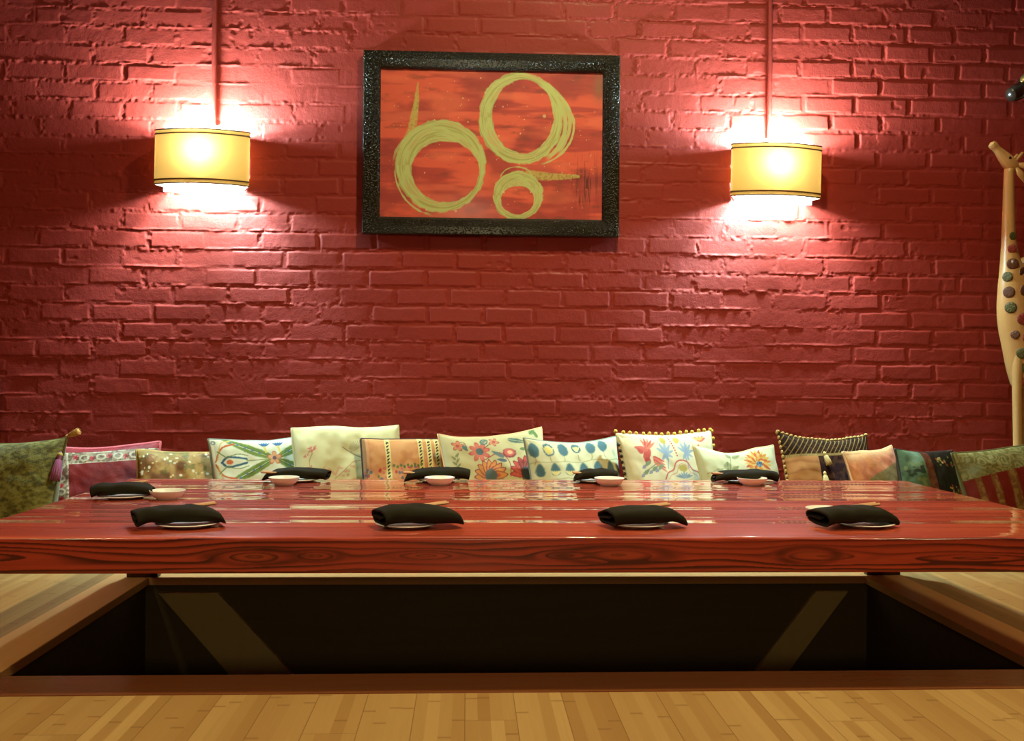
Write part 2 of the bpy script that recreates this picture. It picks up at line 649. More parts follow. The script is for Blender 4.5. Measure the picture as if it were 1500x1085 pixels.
def wood_face(U, V, seed, knots):
    """grain of a flat-sawn board; U metres along, V metres up. knots: (u, v, ru, rv, strength)"""
    H = TZ1 - TZ0
    f = V / H * 5.4 + 2.2 * (fbm(U * 1.5, V * 9, seed, 3) - 0.5) * 2 + 0.22 * (fbm(U * 9, V * 70, seed + 5, 3) - 0.5) * 2
    dark = np.zeros_like(U)
    for (ku, kv, ru, rv, st) in knots:
        d2 = ((U - ku) / ru) ** 2 + ((V - kv) / rv) ** 2
        e = np.exp(-d2)
        f = f * (1 - e) + (np.sqrt(d2) * 2.3 + .30) * e
        dark = np.maximum(dark, st * np.exp(-(((U - ku) / (ru * .45)) ** 2 + ((V - kv) / (rv * .45)) ** 2) ** 2))
    p = np.mod(f, 1.0)
    late = sstep(0.30, 0.92, p) * (1 - sstep(0.94, 1.0, p))
    late = late * (0.25 + 1.25 * fbm(U * 2.5, V * 22, seed + 9, 3))
    ring = np.zeros_like(U)
    for (ku, kv, ru, rv, st) in knots:
        dd = np.sqrt(((U - ku) / ru) ** 2 + ((V - kv) / rv) ** 2)
        ring = np.maximum(ring, st * np.exp(-((dd - .85) / .28) ** 2))
    late = np.maximum(late, ring * (.45 + .6 * fbm(U * 20, V * 90, seed + 21, 2)))
    a = np.array([0.52, 0.056, 0.024])
    b = np.array([0.075, 0.007, 0.004])
    k = np.clip(late * 1.2, 0, 1)[..., None]
    c = a * (1 - k) + b * k
    kd = np.clip(dark, 0, 1)[..., None]
    c = c * (1 - kd * .55) + np.array([0.33, 0.06, 0.018]) * kd * .55
    return c * (0.80 + 0.40 * fbm(U * 5, V * 30, seed + 13, 2))[..., None]


def build_table():
    t = thing('low_table', 'long low red-stained slab table with thick grained edge over the sunken pit', 'table', ((TX0 + TX1) / 2, (TY0 + TY1) / 2, 0.0))
    ox, oy = t.location.x, t.location.y
    # slab: rounded near profile swept along x, dense enough for the grain dye
    r = 0.006
    prof = []          # (y, z) loop round the section
    def arc(cy, cz, a0, a1, n=5):
        for i in range(n + 1):
            a = a0 + (a1 - a0) * i / n
            prof.append((cy + r * math.cos(a), cz + r * math.sin(a)))
    nf = 58
    arc(TY0 + r, TZ0 + r, -PI / 2, -PI)            # bottom near edge
    for i in range(1, nf):
        prof.append((TY0, TZ0 + r + (TZ1 - TZ0 - 2 * r) * i / nf))
    arc(TY0 + r, TZ1 - r, PI, PI / 2)
    for i in range(1, 60):
        prof.append((TY0 + r + (TY1 - TY0 - 2 * r) * i / 60, TZ1))
    arc(TY1 - r, TZ1 - r, PI / 2, 0)
    for i in range(1, 12):
        prof.append((TY1, TZ1 - r - (TZ1 - TZ0 - 2 * r) * i / 12))
    arc(TY1 - r, TZ0 + r, 0, -PI / 2)
    for i in range(1, 8):
        prof.append((TY1 - r - (TY1 - TY0 - 2 * r) * i / 8, TZ0))
    prof = np.array(prof)
    nx = 1300
    xs = np.linspace(TX0, TX1, nx)
    P = np.zeros((nx, len(prof), 3))
    P[:, :, 0] = xs[:, None]
    # hand-planed wavering of the near arris
    near = np.clip(1 - np.abs(prof[:, 0] - TY0) / 0.03, 0, 1) * np.clip((prof[:, 1] - (TZ1 - 0.02)) / 0.02, 0, 1)
    wob = (fbm(xs * 9, xs * 0 + .3, 5, 3) - 0.5) * 0.006
    P[:, :, 1] = prof[None, :, 0]
    P[:, :, 2] = prof[None, :, 1] + near[None, :] * np.minimum(wob, 0.0005)[:, None]
    me = grid_mesh('tabletop', P - np.array([ox, oy, 0]), wrap_u=True)
    U, V = P[:, :, 0], P[:, :, 2] - TZ0
    top = prof[:, 1] > TZ1 - 0.0045
    V2 = np.where(np.abs(P[:, :, 1] - TY0) < 0.02, V, V + P[:, :, 1] * 0.15)
    kn = [(-0.42, .034, .10, .018, .9), (-0.30, .036, .06, .014, .7), (-1.03, .034, .30, .020, .2), (0.30, .037, .13, .020, .8), (0.20, .036, .07, .012, .2),
          (0.70, .036, .07, .020, .9), (0.74, .034, .12, .014, .3), (-.08, .036, .09, .012, .4), (1.05, .03, .2, .012, .2)]
    dye = wood_face(U, V2, 3, kn)
    set_color(me, dye.reshape(-1, 3))
    # ends
    bm = bmesh.new()
    bm.from_mesh(me)
    bm.verts.ensure_lookup_table()
    n = len(prof)
    bm.faces.new([bm.verts[i] for i in range(n)])
    bm.faces.new([bm.verts[(nx - 1) * n + i] for i in range(n - 1, -1, -1)])
    bmesh.ops.recalc_face_normals(bm, faces=bm.faces[:])
    for f in bm.faces:
        f.smooth = len(f.verts) == 4
        c = f.calc_center_median()
        if f.normal.z > 0.5:
            f.material_index = 1
    bm.to_mesh(me)
    bm.free()
    o = link('tabletop', me, [M_TFRONT, M_TTOP], t, smooth=False)
    # two board legs at the back that stand on the border round the pit
    for (x0, x1, y0, y1) in ((-1.028, -0.935, 2.990, 3.030), (1.262, 1.370, 3.002, 3.030)):
        bm = bmesh.new()
        add_box(bm, x0 - ox, x1 - ox, y0 - oy, y1 - oy, 0.002, TZ0 + 0.0002, 0.003)
        obj('leg', bm, M_DARKWOOD, t, angle=40)
    bm = bmesh.new()
    add_box(bm, -1.02 - ox, 1.38 - ox, 3.000 - oy, 3.022 - oy, 0.06, TZ0 + 0.0002, 0.002)
    obj('pit_light_block', bm, M_DARKWOOD, t, angle=40)  # unseen board added to keep stray light out of the pit
    return t


build_table()

# ------------------------------------------------------------------ framed painting
M_FRAME = None


def frame_material():
    t = NT('black hammered picture frame')
    v = t.coord('Object')
    vo = t.n('ShaderNodeTexVoronoi', i_Vector=v, i_Scale=150.0)
    c = t.mix(t.noise(30, 2, v), (0.006, 0.005, 0.0015), (0.013, 0.010, 0.003))
    t.set(Base_Color=c, Roughness=0.22, Specular_IOR_Level=0.4)
    t.bump(t.math('SUBTRACT', 1.0, t.math('POWER', t.math('MULTIPLY', vo.outputs['Distance'], 1.9, clamp=True), 2.0)), 0.9, 0.0022)
    return t.m


def dye_material(name, rough=0.85, bump=0.25, bscale=900.0, bdist=0.0006, sheen=0.0, fold=0.0, spec=0.2):
    t = NT(name)
    a = t.n('ShaderNodeVertexColor', layer_name='dye')
    t.set(Base_Color=a.outputs[0], Roughness=rough, Specular_IOR_Level=spec, Sheen_Weight=sheen)
    v = t.coord('Object')
    h = t.noise(bscale, 2, v)
    if fold:
        h = t.math('ADD', h, t.math('MULTIPLY', t.noise(14, 3, v, 0.5, 1.0), fold))
    t.bump(h, bump, bdist)
    return t.m


M_CANVAS = dye_material('painted canvas', 0.5, 0.3, 500, 0.0008, spec=0.3)
M_FRAME = frame_material()


def painting():
    # local frame: x right, z up, front towards -y
    cx, cz = 0.084, 1.479
    t = thing('framed_painting', 'red abstract painting of three gold brushed rings in a black hammered frame', 'painting', (cx, WY - 0.004, cz))
    W, H, fw_ = 0.952, 0.677, 0.064
    iw, ih = W / 2 - fw_, H / 2 - fw_
    # moulding: closed section swept round the rectangle with mitred corners
    sec = [(0, 0.0), (0.0, -0.030), (0.004, -0.035), (0.030, -0.036), (0.056, -0.031), (0.060, -0.027), (fw_, -0.024), (fw_, 0.0)]
    bm = bmesh.new()
    rings = []
    for sx, sz in ((-1, -1), (1, -1), (1, 1), (-1, 1)):
        rings.append([bm.verts.new((sx * (W / 2 - d), y, sz * (H / 2 - d))) for d, y in sec])
    for i in range(4):
        a, b = rings[i], rings[(i + 1) % 4]
        for k in range(len(sec)):
            k2 = (k + 1) % len(sec)
            bm.faces.new((a[k], b[k], b[k2], a[k2]))
    obj('frame', bm, M_FRAME, t, smooth=False)
    # canvas
    nu, nv = 640, 430
    u = np.linspace(0, 1, nu)
    v = np.linspace(0, 1, nv)
    Ug, Vg = np.meshgrid(u, v)
    X = 190 + Ug * 1113
    Y = 168 + Vg * 744

    def mixc(c, k, col):
        k = np.clip(k, 0, 1)[..., None]
        return c * (1 - k) + np.array(lin(col)) * np.array((.80, 1.2, 1.6)) * k
    c = np.zeros(X.shape + (3,)) + np.array(lin((238, 88, 60))) * np.array((.80, 1.2, 1.6))
    n1 = fbm(X / 330, Y / 45, 1, 4)
    n2 = fbm(X / 160, Y / 120, 2, 4)
    c = mixc(c, sstep(.42, .60, n1) * .85, (188, 60, 50))
    c = mixc(c, sstep(.48, .70, n2) * .7, (165, 54, 46))
    c = mixc(c, sstep(.58, .8, fbm(X / 90, Y / 30, 3, 4)) * .5, (120, 58, 40))
    c = mixc(c, sstep(.55, .8, fbm(X / 260, Y / 60, 4, 3)) * .6, (250, 104, 70))
    c = mixc(c, np.exp(-((X - 640) / 130) ** 2 - ((Y - 870) / 60) ** 2) * .55, (205, 125, 115))
    c = mixc(c, np.exp(-((X - 1280) / 26) ** 2 - ((Y - 240) / 75) ** 2) * .7, (150, 95, 65))
    c = mixc(c, np.exp(-((X - 1060) / 70) ** 2 - ((Y - 800) / 40) ** 2) * .5, (130, 50, 40))
    c = mixc(c, (1 - sstep(0, 30, Y - 168)) * sstep(.4, .7, fbm(X / 40, Y / 20, 8, 2)) * .5, (90, 50, 35))
    stv = sstep(.52, .68, fbm(X / 7, Y / 90, 6, 3))
    for (sx, sy, wx, wy) in ((1190, 825, 12, 45), (1248, 820, 12, 48), (1217, 720, 60, 120)):
        c = mixc(c, np.exp(-((X - sx) / wx) ** 2 - ((Y - sy) / wy) ** 2) * stv * .8, (70, 35, 25))
    GOLD, GOLD2 = (204, 184, 104), (178, 146, 74)
    edge = (fbm(X / 34, Y / 34, 9, 4) - .5)
    streak_base = fbm(X / 60, Y / 60, 10, 2)

    def ring(c, ox, oy, orx, ory, ix, iy, irx, iry, rough=0.09, op=1.0):
        do = np.sqrt(((X - ox) / orx) ** 2 + ((Y - oy) / ory) ** 2)
        di = np.sqrt(((X - ix) / irx) ** 2 + ((Y - iy) / iry) ** 2)
        k = (1 - sstep(.98, 1.02, do + edge * rough)) * sstep(.98, 1.02, di + edge * rough)
        th = np.arctan2(Y - oy, X - ox)
        fib = fbm(do * 34, th * 1.6, 11, 3)
        k = k * (0.72 + .28 * sstep(.30, .45, fib)) * op
        c = mixc(c, k, GOLD)
        c = mixc(c, k * sstep(.55, .70, fib) * .75, GOLD2)
        return c

    def arcs(c, ox, oy, rx, ry, a0, a1, wd, op=.9):
        d = np.sqrt(((X - ox) / rx) ** 2 + ((Y - oy) / ry) ** 2)
        th = np.degrees(np.arctan2(Y - oy, X - ox))
        k = (1 - sstep(wd * .6, wd, np.abs(d - 1) * min(rx, ry) + edge * 8)) * sstep(a0, a0 + 12, th) * (1 - sstep(a1 - 12, a1, th))
        return mixc(c, k * op, GOLD)

    def tail(c, pts, op=.85):
        best = np.zeros_like(X)
        for (x0, y0, w0), (x1, y1, w1) in zip(pts[:-1], pts[1:]):
            dx, dy = x1 - x0, y1 - y0
            s = np.clip(((X - x0) * dx + (Y - y0) * dy) / (dx * dx + dy * dy), 0, 1)
            d = np.hypot(X - x0 - s * dx, Y - y0 - s * dy)
            wv = w0 + (w1 - w0) * s
            best = np.maximum(best, 1 - sstep(wv * .7, wv * 1.1, d + edge * 12))
        fib = fbm((X + Y) / 9, (X - Y) / 9, 14, 2)
        return mixc(c, best * (.5 + .5 * sstep(.3, .55, fib)) * op, (205, 172, 82))
    c = tail(c, [(378, 240, 2), (372, 330, 13), (350, 480, 26), (312, 560, 22)], .8)
    c = tail(c, [(930, 690, 30), (1040, 694, 20), (1178, 690, 9)], .75)
    c = ring(c, 495, 650, 224, 228, 517, 678, 168, 152)
    c = arcs(c, 480, 660, 214, 235, 95, 180, 5)
    c = arcs(c, 500, 640, 240, 190, -180, -95, 5, .6)
    c = ring(c, 890, 405, 211, 228, 900, 396, 152, 184)
    c = arcs(c, 915, 440, 240, 205, -60, 70, 6)
    c = arcs(c, 900, 425, 235, 215, -70, 45, 11, .85)
    c = arcs(c, 905, 430, 208, 210, -70, 60, 14, .9)
    c = ring(c, 878, 790, 127, 123, 877, 812, 83, 70, .16)
    c = arcs(c, 872, 710, 82, 62, -178, -20, 4, .8)
    rs = np.random.RandomState(2)
    for i in range(150):
        px, py = rs.uniform(230, 1280), rs.uniform(200, 880)
        if i < 14:
            px, py = rs.uniform(720, 1150), rs.normal(640, 25)
        rr = rs.choice([1.2, 1.5, 2.0, 3.5, 5.5], p=[.4, .3, .18, .09, .03])
        c = mixc(c, (1 - sstep(rr * .6, rr + 1.2, np.hypot(X - px, Y - py))) * .8, (240, 190, 130))
    c = mixc(c, (1 - sstep(5, 11, np.hypot(X - 1007, Y - 393))) * .8, (240, 170, 110))
    P = np.stack([(Ug - .5) * 2 * (iw + .004), np.full_like(Ug, -0.018), (.5 - Vg) * 2 * (ih + .004)], -1)
    me = grid_mesh('canvas', P[::-1])
    set_color(me, c[::-1].reshape(-1, 3))
    link('canvas', me, M_CANVAS, t)


painting()

# ------------------------------------------------------------------ wall sconces
def translucent(name, col, trans, rough=0.6, weave=0.0, clear=0.0):
    t = NT(name)
    v = t.coord('Object', (1, 1, 1))
    d = t.n('ShaderNodeBsdfDiffuse', i_Color=(*col, 1))
    tr = t.n('ShaderNodeBsdfTranslucent', i_Color=(*trans, 1))
    g = t.n('ShaderNodeBsdfGlossy', i_Color=(1, 1, 1, 1), i_Roughness=0.35)
    if weave:
        vv = t.coord('Object', (3, 3, 120))
        nz = t.noise(1.0, 3, vv)
        t.t.links.new(t.mix(nz, tuple(x * (1 - weave) for x in trans), tuple(x * (1 + weave * .5) for x in trans)), tr.inputs['Color'])
    m1 = t.n('ShaderNodeMixShader', i_Fac=0.6, i_1=d.outputs[0], i_2=tr.outputs[0])
    m2 = t.n('ShaderNodeMixShader', i_Fac=0.03, i_1=m1.outputs[0], i_2=g.outputs[0])
    tp = t.n('ShaderNodeBsdfTransparent')
    m3 = t.n('ShaderNodeMixShader', i_Fac=clear, i_1=m2.outputs[0], i_2=tp.outputs[0])
    t.t.links.new(m3.outputs[0], t.out.inputs['Surface'])
    return t.m


M_SHADE = translucent('yellow parchment shade', (0.75, 0.50, 0.07), (0.033, 0.0135, 0.0031), weave=0.12)
M_DIFF = translucent('white lamp diffuser', (0.85, 0.85, 0.82), (0.75, 0.76, 0.72), clear=0.8)


def lining_material():
    t = NT('clear film lining of the shade')
    tp = t.n('ShaderNodeBsdfTransparent', i_Color=(0.95, 0.95, 0.93, 1))
    g = t.n('ShaderNodeBsdfDiffuse', i_Color=(0.8, 0.75, 0.6, 1))
    m = t.n('ShaderNodeMixShader', i_Fac=0.12, i_1=tp.outputs[0], i_2=g.outputs[0])
    t.t.links.new(m.outputs[0], t.out.inputs['Surface'])
    return t.m


M_LINING = lining_material()
M_TRIM = simple('brown shade trim', (0.10, 0.045, 0.012), 0.5)
M_STEEL = simple('brushed lamp bracket', (0.45, 0.42, 0.36), 0.35, 0.1, 30, Metallic=0.9)


def bulb_material():
    t = NT('lit lamp tube')
    t.set(Base_Color=(0.9, 0.9, 0.9), Emission_Color=(0.92, 0.96, 1.0), Emission_Strength=30.0)
    return t.m


M_BULB = bulb_material()


def bow(width, depth, sag, n=28, returns=True):
    """plan outline of a bow-fronted shade: from the wall, round the corner, across the bowed front and back"""
    pts = []
    hw = width / 2
    rc = 0.018
    if returns:
        pts += [(-hw + .036, 0.003), (-hw + .018, -(depth - sag) * .5), (-hw + .003, -(depth - sag) + .008)]
    for i in range(n + 1):
        s = i / n * 2 - 1
        x = hw * s
        y = -(depth - sag) - sag * (1 - s * s)
        if returns:
            x = (hw - 0.004 * (abs(s) > .999)) * s
        pts.append((x, y))
    if returns:
        pts += [(hw - .003, -(depth - sag) + .008), (hw - .018, -(depth - sag) * .5), (hw - .036, 0.003)]
    return pts


def band_mesh(pts, z0, z1, th, nz=2, lining=False):
    """thick vertical sheet following plan points"""
    n = len(pts)
    out, inn = [], []
    for i in range(n):
        a = Vector(pts[max(i - 1, 0)])
        b = Vector(pts[min(i + 1, n - 1)])
        d = (b - a).normalized()
        nrm = Vector((d.y, -d.x))
        out.append(Vector(pts[i]) + nrm * th / 2)
        inn.append(Vector(pts[i]) - nrm * th / 2)
    bm = bmesh.new()
    loop = out + inn[::-1]
    rows = []
    for k in range(nz + 1):
        z = z0 + (z1 - z0) * k / nz
        rows.append([bm.verts.new((p.x, p.y, z)) for p in loop])
    m = len(loop)
    for k in range(nz):
        for i in range(m):
            j = (i + 1) % m
            f = bm.faces.new((rows[k][i], rows[k][j], rows[k + 1][j], rows[k + 1][i]))
            if lining and i >= n - 1:
                f.material_index = 1
    for row in (rows[0], rows[-1]):
        for i in range(n - 1):
            f = bm.faces.new((row[i], row[i + 1], row[m - 2 - i], row[m - 1 - i]))
    return bm


def sconce(cx, z0, z1, wd, label, tilt, knob=False):
    t = thing('wall_sconce', label, 'lamp', (cx, WY - 0.006, (z0 + z1) / 2), (0, tilt, 0), 'yellow bow-front wall sconces')
    h = z1 - z0
    hz = h / 2
    p = bow(wd, 0.128, 0.042)
    sh = obj('shade', band_mesh(p, -hz, hz, 0.0022, 2, True), [M_SHADE, M_LINING], t, angle=50)
    for z in (-hz + 0.001, -hz + 0.016, hz - 0.016, hz - 0.001):
        obj('trim_band', band_mesh(p, z - 0.0019, z + 0.0019, 0.0062, 1), M_TRIM, sh, angle=50)
    q = bow(wd * 0.80, 0.098, 0.022, returns=False)
    obj('diffuser', band_mesh(q, -hz - 0.024, hz + 0.020, 0.003), M_DIFF, t, angle=50)
    bm = bmesh.new()
    add_box(bm, -0.045, 0.045, -0.010, 0.002, -0.045, 0.045, 0.003)
    obj('backplate', bm, M_STEEL, t, angle=40)
    # compact tube lamp: two parallel tubes joined at the top, standing in a socket
    bm = bmesh.new()
    path = [(-0.011, -0.062, -0.060), (-0.011, -0.062, 0.060), (-0.008, -0.062, 0.071), (0, -0.062, 0.075), (0.008, -0.062, 0.071), (0.011, -0.062, 0.060), (0.011, -0.062, -0.060)]
    add_sweep(bm, smooth_path(path, 4), [0.0075] * (4 * 6 + 1), 10)
    obj('bulb', bm, M_BULB, t)
    bm = bmesh.new()
    add_box(bm, -0.014, 0.014, -0.060, -0.0105, -0.012, 0.010, 0.004)
    obj('socket', bm, M_STEEL, t, angle=40)
    for s in (-1, 1):                                    # straps that carry diffuser and shade
        for zz in (-hz * .8, hz * .8):
            bm = bmesh.new()
            add_box(bm, s * wd * .385 - 0.002, s * wd * .385 + 0.002, -0.082, 0.0, zz - 0.005, zz + 0.005, 0.0008)
            obj('bracket', bm, M_STEEL, t, angle=40)
    if knob:
        bm = bmesh.new()
        add_sweep(bm, [(wd / 2 + 0.0008, -0.05, 0.01), (wd / 2 + 0.009, -0.05, 0.01)], [0.012, 0.011], 16)
        obj('knob', bm, M_TRIM, t, angle=50)
    # the lamp's own light
    for (ly, lz, en) in ((-0.043, 0.062, 122.0), (-0.052, 0.106, 46.0), (-0.040, -0.044, 66.0), (-0.085, 0.022, 180.0)):
        d = bpy.data.lights.new('sconce_light', 'SPOT' if en > 150 else 'POINT')
        if en > 150:
            d.spot_size = math.radians(165)
            d.spot_blend = 0.5
        d.energy = en
        d.color = (0.52, 0.86, 0.96)
        d.shadow_soft_size = 0.018
        lo = bpy.data.objects.new('sconce_light', d)
        COL.objects.link(lo)
        lo.parent = t
        lo.location = (0, ly, lz)
        if en > 150:
            lo.rotation_euler = (math.radians(90), 0, PI)      # towards the front of the shade
    return t


sconce(-0.960, 1.297, 1.492, 0.340, 'yellow wall sconce left of the framed painting', 0.010)
sconce(1.135, 1.288, 1.480, 0.340, 'yellow wall sconce right of the framed painting', 0.014, True)


def conduit(x0, z0, label):
    bm = bmesh.new()
    y = WY - 0.017
    add_sweep(bm, [(x0, y, z0), (x0, y, z0 + 0.6), (x0, y, RZ - 0.004)], [0.0095] * 3, 14)
    for z in (z0 + 0.72, z0 + 1.2):
        add_box(bm, x0 - 0.022, x0 + 0.022, y - 0.011, y + 0.016, z - 0.008, z + 0.008, 0.002)
    o = obj('conduit_pipe', bm, M_WALL, angle=50)
    tag(o, label, 'pipe', 'red painted conduit pipes')


conduit(-0.938, 1.497, 'thin red painted conduit pipe rising above the left sconce')
conduit(1.130, 1.487, 'thin red painted conduit pipe rising above the right sconce')


# ------------------------------------------------------------------ cushions
def dye(c):
    """thread colour from its colour as photographed in the warm room light"""
    return np.minimum(np.array(lin(c)) * np.array((0.80, 0.79, 0.82)), 0.74)


class Paint:
    """draws flat shapes into an rgb array in the coordinates of X, Y (Y down)"""

    def __init__(self, X, Y, base):
        self.X, self.Y = X, Y
        self.c = np.zeros(X.shape + (3,)) + dye(base)
        self.e = (fbm(X / 2.2, Y / 2.2, 77, 2) - .5)

    def put(self, k, col, op=1.0):
        k = (np.clip(k, 0, 1) * op)[..., None]
        self.c = self.c * (1 - k) + dye(col) * k

    def ell(self, cx, cy, rx, ry, col, rot=0.0, op=1.0, soft=.12, inner=None):
        a = math.radians(rot)
        dx, dy = self.X - cx, self.Y - cy
        x = dx * math.cos(a) + dy * math.sin(a)
        y = -dx * math.sin(a) + dy * math.cos(a)
        d = np.sqrt((x / rx) ** 2 + (y / ry) ** 2) + self.e * .25
        k = 1 - sstep(1 - soft, 1 + soft, d)
        if inner:
            k = k * sstep(inner - soft, inner + soft, d)
        self.put(k, col, op)

    def line(self, pts, wd, col, op=1.0, n=5):
        if len(pts) > 2:
            pts = [tuple(p) for p in smooth_path(pts, n)]
        d = np.full(self.X.shape, 1e9)
        for (x0, y0), (x1, y1) in zip(pts[:-1], pts[1:]):
            dx, dy = x1 - x0, y1 - y0
            s = np.clip(((self.X - x0) * dx + (self.Y - y0) * dy) / (dx * dx + dy * dy + 1e-9), 0, 1)
            d = np.minimum(d, np.hypot(self.X - x0 - s * dx, self.Y - y0 - s * dy))
        self.put(1 - sstep(wd * .35, wd * .65, d + self.e * wd * .3), col, op)

    def leaf(self, x0, y0, x1, y1, wd, col, op=1.0, vein=None):
        dx, dy = x1 - x0, y1 - y0
        L2 = dx * dx + dy * dy
        s = ((self.X - x0) * dx + (self.Y - y0) * dy) / L2
        d = np.abs((self.X - x0) * dy - (self.Y - y0) * dx) / math.sqrt(L2)
        prof = wd * np.sqrt(np.clip(4 * s * (1 - s), 0, 1)) * np.clip(1.35 - .7 * s, 0, 2)
        k = (1 - sstep(.8, 1.15, d / np.maximum(prof, .05) + self.e * .3)) * (s > 0) * (s < 1)
        self.put(k, col, op)
        if vein:
            self.line([(x0, y0), (x1, y1)], max(.6, wd * .25), vein, op)

    def flower(self, cx, cy, r, n, col, ccol, edge=None, rot=0.0, cr=.32, pw=.55):
        th = np.arctan2(self.Y - cy, self.X - cx) + rot
        d = np.hypot(self.X - cx, self.Y - cy) / r + self.e * .12
        lim = (1 - pw) + pw * np.abs(np.cos(th * n / 2))
        if edge:
            self.put(1 - sstep(.95, 1.1, d / lim / 1.13), edge)
        self.put(1 - sstep(.9, 1.08, d / lim), col)
        self.put(1 - sstep(cr * .85, cr * 1.15, d), ccol)

    def dots(self, seed, n, box, r, cols, op=.9):
        rs = np.random.RandomState(seed)
        for i in range(n):
            x, y = rs.uniform(box[0], box[2]), rs.uniform(box[1], box[3])
            self.ell(x, y, r * rs.uniform(.7, 1.3), r * rs.uniform(.7, 1.3), cols[rs.randint(len(cols))], op=op, soft=.3)

    def noisy(self, col, scale, lo, hi, op=.5, seed=0, asp=1.0):
        self.put(sstep(lo, hi, fbm(self.X / scale, self.Y / scale / asp, 90 + seed, 4)), col, op)


M_COTTON = dye_material('embroidered cotton', 0.9, 0.35, 700, 0.0008, fold=2.5)
M_VELVET = dye_material('crushed velvet', 0.75, 0.5, 260, 0.002, sheen=0.15, fold=2.0)
M_SATIN = dye_material('sequinned satin', 0.58, 0.5, 420, 0.0014, fold=3.0, spec=0.25)

PXM = 415.0        # photo pixels per metre where the cushions stand


def rim_xy(w_, h_, s, ear=0.018, sag=0.0):
    pass


def cushion(label, x, y, size, thick, paint, yaw_=0.0, tilt=18.0, roll_=0.0, mat=None, cord=None, pxo=None,
            n=200, ear=0.03, seed=0, z=0.0, back=(150, 130, 95), top_dip=0.0, group='cushions along the brick wall', cord_r=0.0042, puff=.42):
    """square cushion standing on its lower edge; local x right, z up the face, front -y. pxo = photo pixel of the face's top-left corner."""
    w_, h_ = size
    k = 1.0
    if y > 3.22:                                   # the row that leans on the brick wall
        k = 1 + 0.075 / y
        x, y, w_, thick = x * k, y * k, w_ * k * 1.03, thick * 0.82
    h_ -= 0.005
    t = thing('cushion', label, 'cushion', (x, y, z), (0, 0, 0), group)
    rot = Matrix.Rotation(math.radians(yaw_), 4, 'Z') @ Matrix.Rotation(math.radians(-tilt), 4, 'X') @ Matrix.Rotation(math.radians(roll_), 4, 'Y')
    t.rotation_euler = rot.to_euler()
    u = np.linspace(0, 1, n)
    v = np.linspace(0, 1, int(n * h_ / w_))
    U, V = np.meshgrid(u, v)
    a, b = 2 * U - 1, 2 * V - 1
    XX = a * (w_ / 2) * (1 - ear * 2.2 * (1 - b * b) * np.abs(a) ** 3)
    ZZ = h_ / 2 + b * (h_ / 2) * (1 - ear * 2.2 * (1 - a * a) * np.abs(b) ** 3)
    ZZ = ZZ - top_dip * h_ * np.clip(b, 0, 1) ** 2 * (1 - a * a) * (1 + .35 * (fbm(U * 2.5, V * 0, seed + 40, 2) - .5))
    XX = XX + 0.010 * (fbm(V * 2.2, U * 2.2, seed + 5, 2) - .5) * np.abs(a)
    ZZ = ZZ + 0.018 * (fbm(U * 2.6, V * 2.6, seed + 6, 2) - .5) * np.clip(b, 0, 1)
    bulge = ((1 - np.abs(a) ** 2.3) * (1 - np.abs(b) ** 2.3)) ** puff
    rimf = np.clip((1 - np.maximum(np.abs(a), np.abs(b))) * 14, 0, 1)
    wr = (fbm(U * 4, V * 4, seed + 8, 3) - .5) * 0.018 * rimf
    wr = wr + (fbm(U * 9 + V * 3, V * 7, seed + 9, 2) - .5) * 0.006 * rimf
    YF = -(bulge * thick * .5 + .0015) + wr * .8
    YB = bulge * thick * .5 + .0015
    front = np.stack([XX, YF, ZZ], -1)
    allp = np.concatenate([front.reshape(-1, 3), np.stack([XX, YB, ZZ], -1).reshape(-1, 3)])
    t.location.z = z + cord_r * .9 - float((allp @ np.array(rot.to_3x3())[2]).min())
    PX = (pxo[0] if pxo else 0) + U * w_ * PXM / k
    PY = (pxo[1] if pxo else 0) + (1 - V) * h_ * PXM * .95
    pt = paint(PX, PY)
    st = 6
    iu = sorted(set(list(range(0, n, st)) + [n - 1]))
    iv = sorted(set(list(range(0, len(v), st)) + [len(v) - 1]))
    me = grid_mesh('cover', front)
    set_color(me, pt.c.reshape(-1, 3))
    backP = np.stack([XX, YB, ZZ], -1)[np.ix_(iv, iu)]
    mb = grid_mesh('tmpb', backP[:, ::-1])
    set_color(mb, np.zeros((len(mb.vertices), 3)) + np.array(lin(back)))
    bm = bmesh.new()
    bm.from_mesh(me)
    bm.from_mesh(mb)
    # rim between the two faces
    bm.to_mesh(me)
    bm.free()
    bpy.data.meshes.remove(mb)
    link('cover', me, mat or M_COTTON, t)
    # piping or seam cord round the rim
    m = len(v)
    loop = [(0, j) for j in range(0, n - 1, 4)] + [(j, n - 1) for j in range(0, m - 1, 4)] + [(m - 1, j) for j in range(n - 1, 0, -4)] + [(j, 0) for j in range(m - 1, 0, -4)]
    pts = [(XX[i, j], 0.0, ZZ[i, j]) for i, j in loop]
    bm = bmesh.new()
    add_sweep(bm, pts, [cord_r] * len(pts), 8, closed=True)
    cm = cord if cord else M_PIPING
    obj('piping', bm, cm, t)
    t['_w'] = w_
    rim_top = [(XX[m - 1, j], 0.0, ZZ[m - 1, j]) for j in range(n)]
    rim_left = [(XX[j, 0], 0.0, ZZ[j, 0]) for j in range(m)]
    rim_right = [(XX[j, n - 1], 0.0, ZZ[j, n - 1]) for j in range(m)]
    del t['_w']
    return t, rim_top, rim_left, rim_right, front


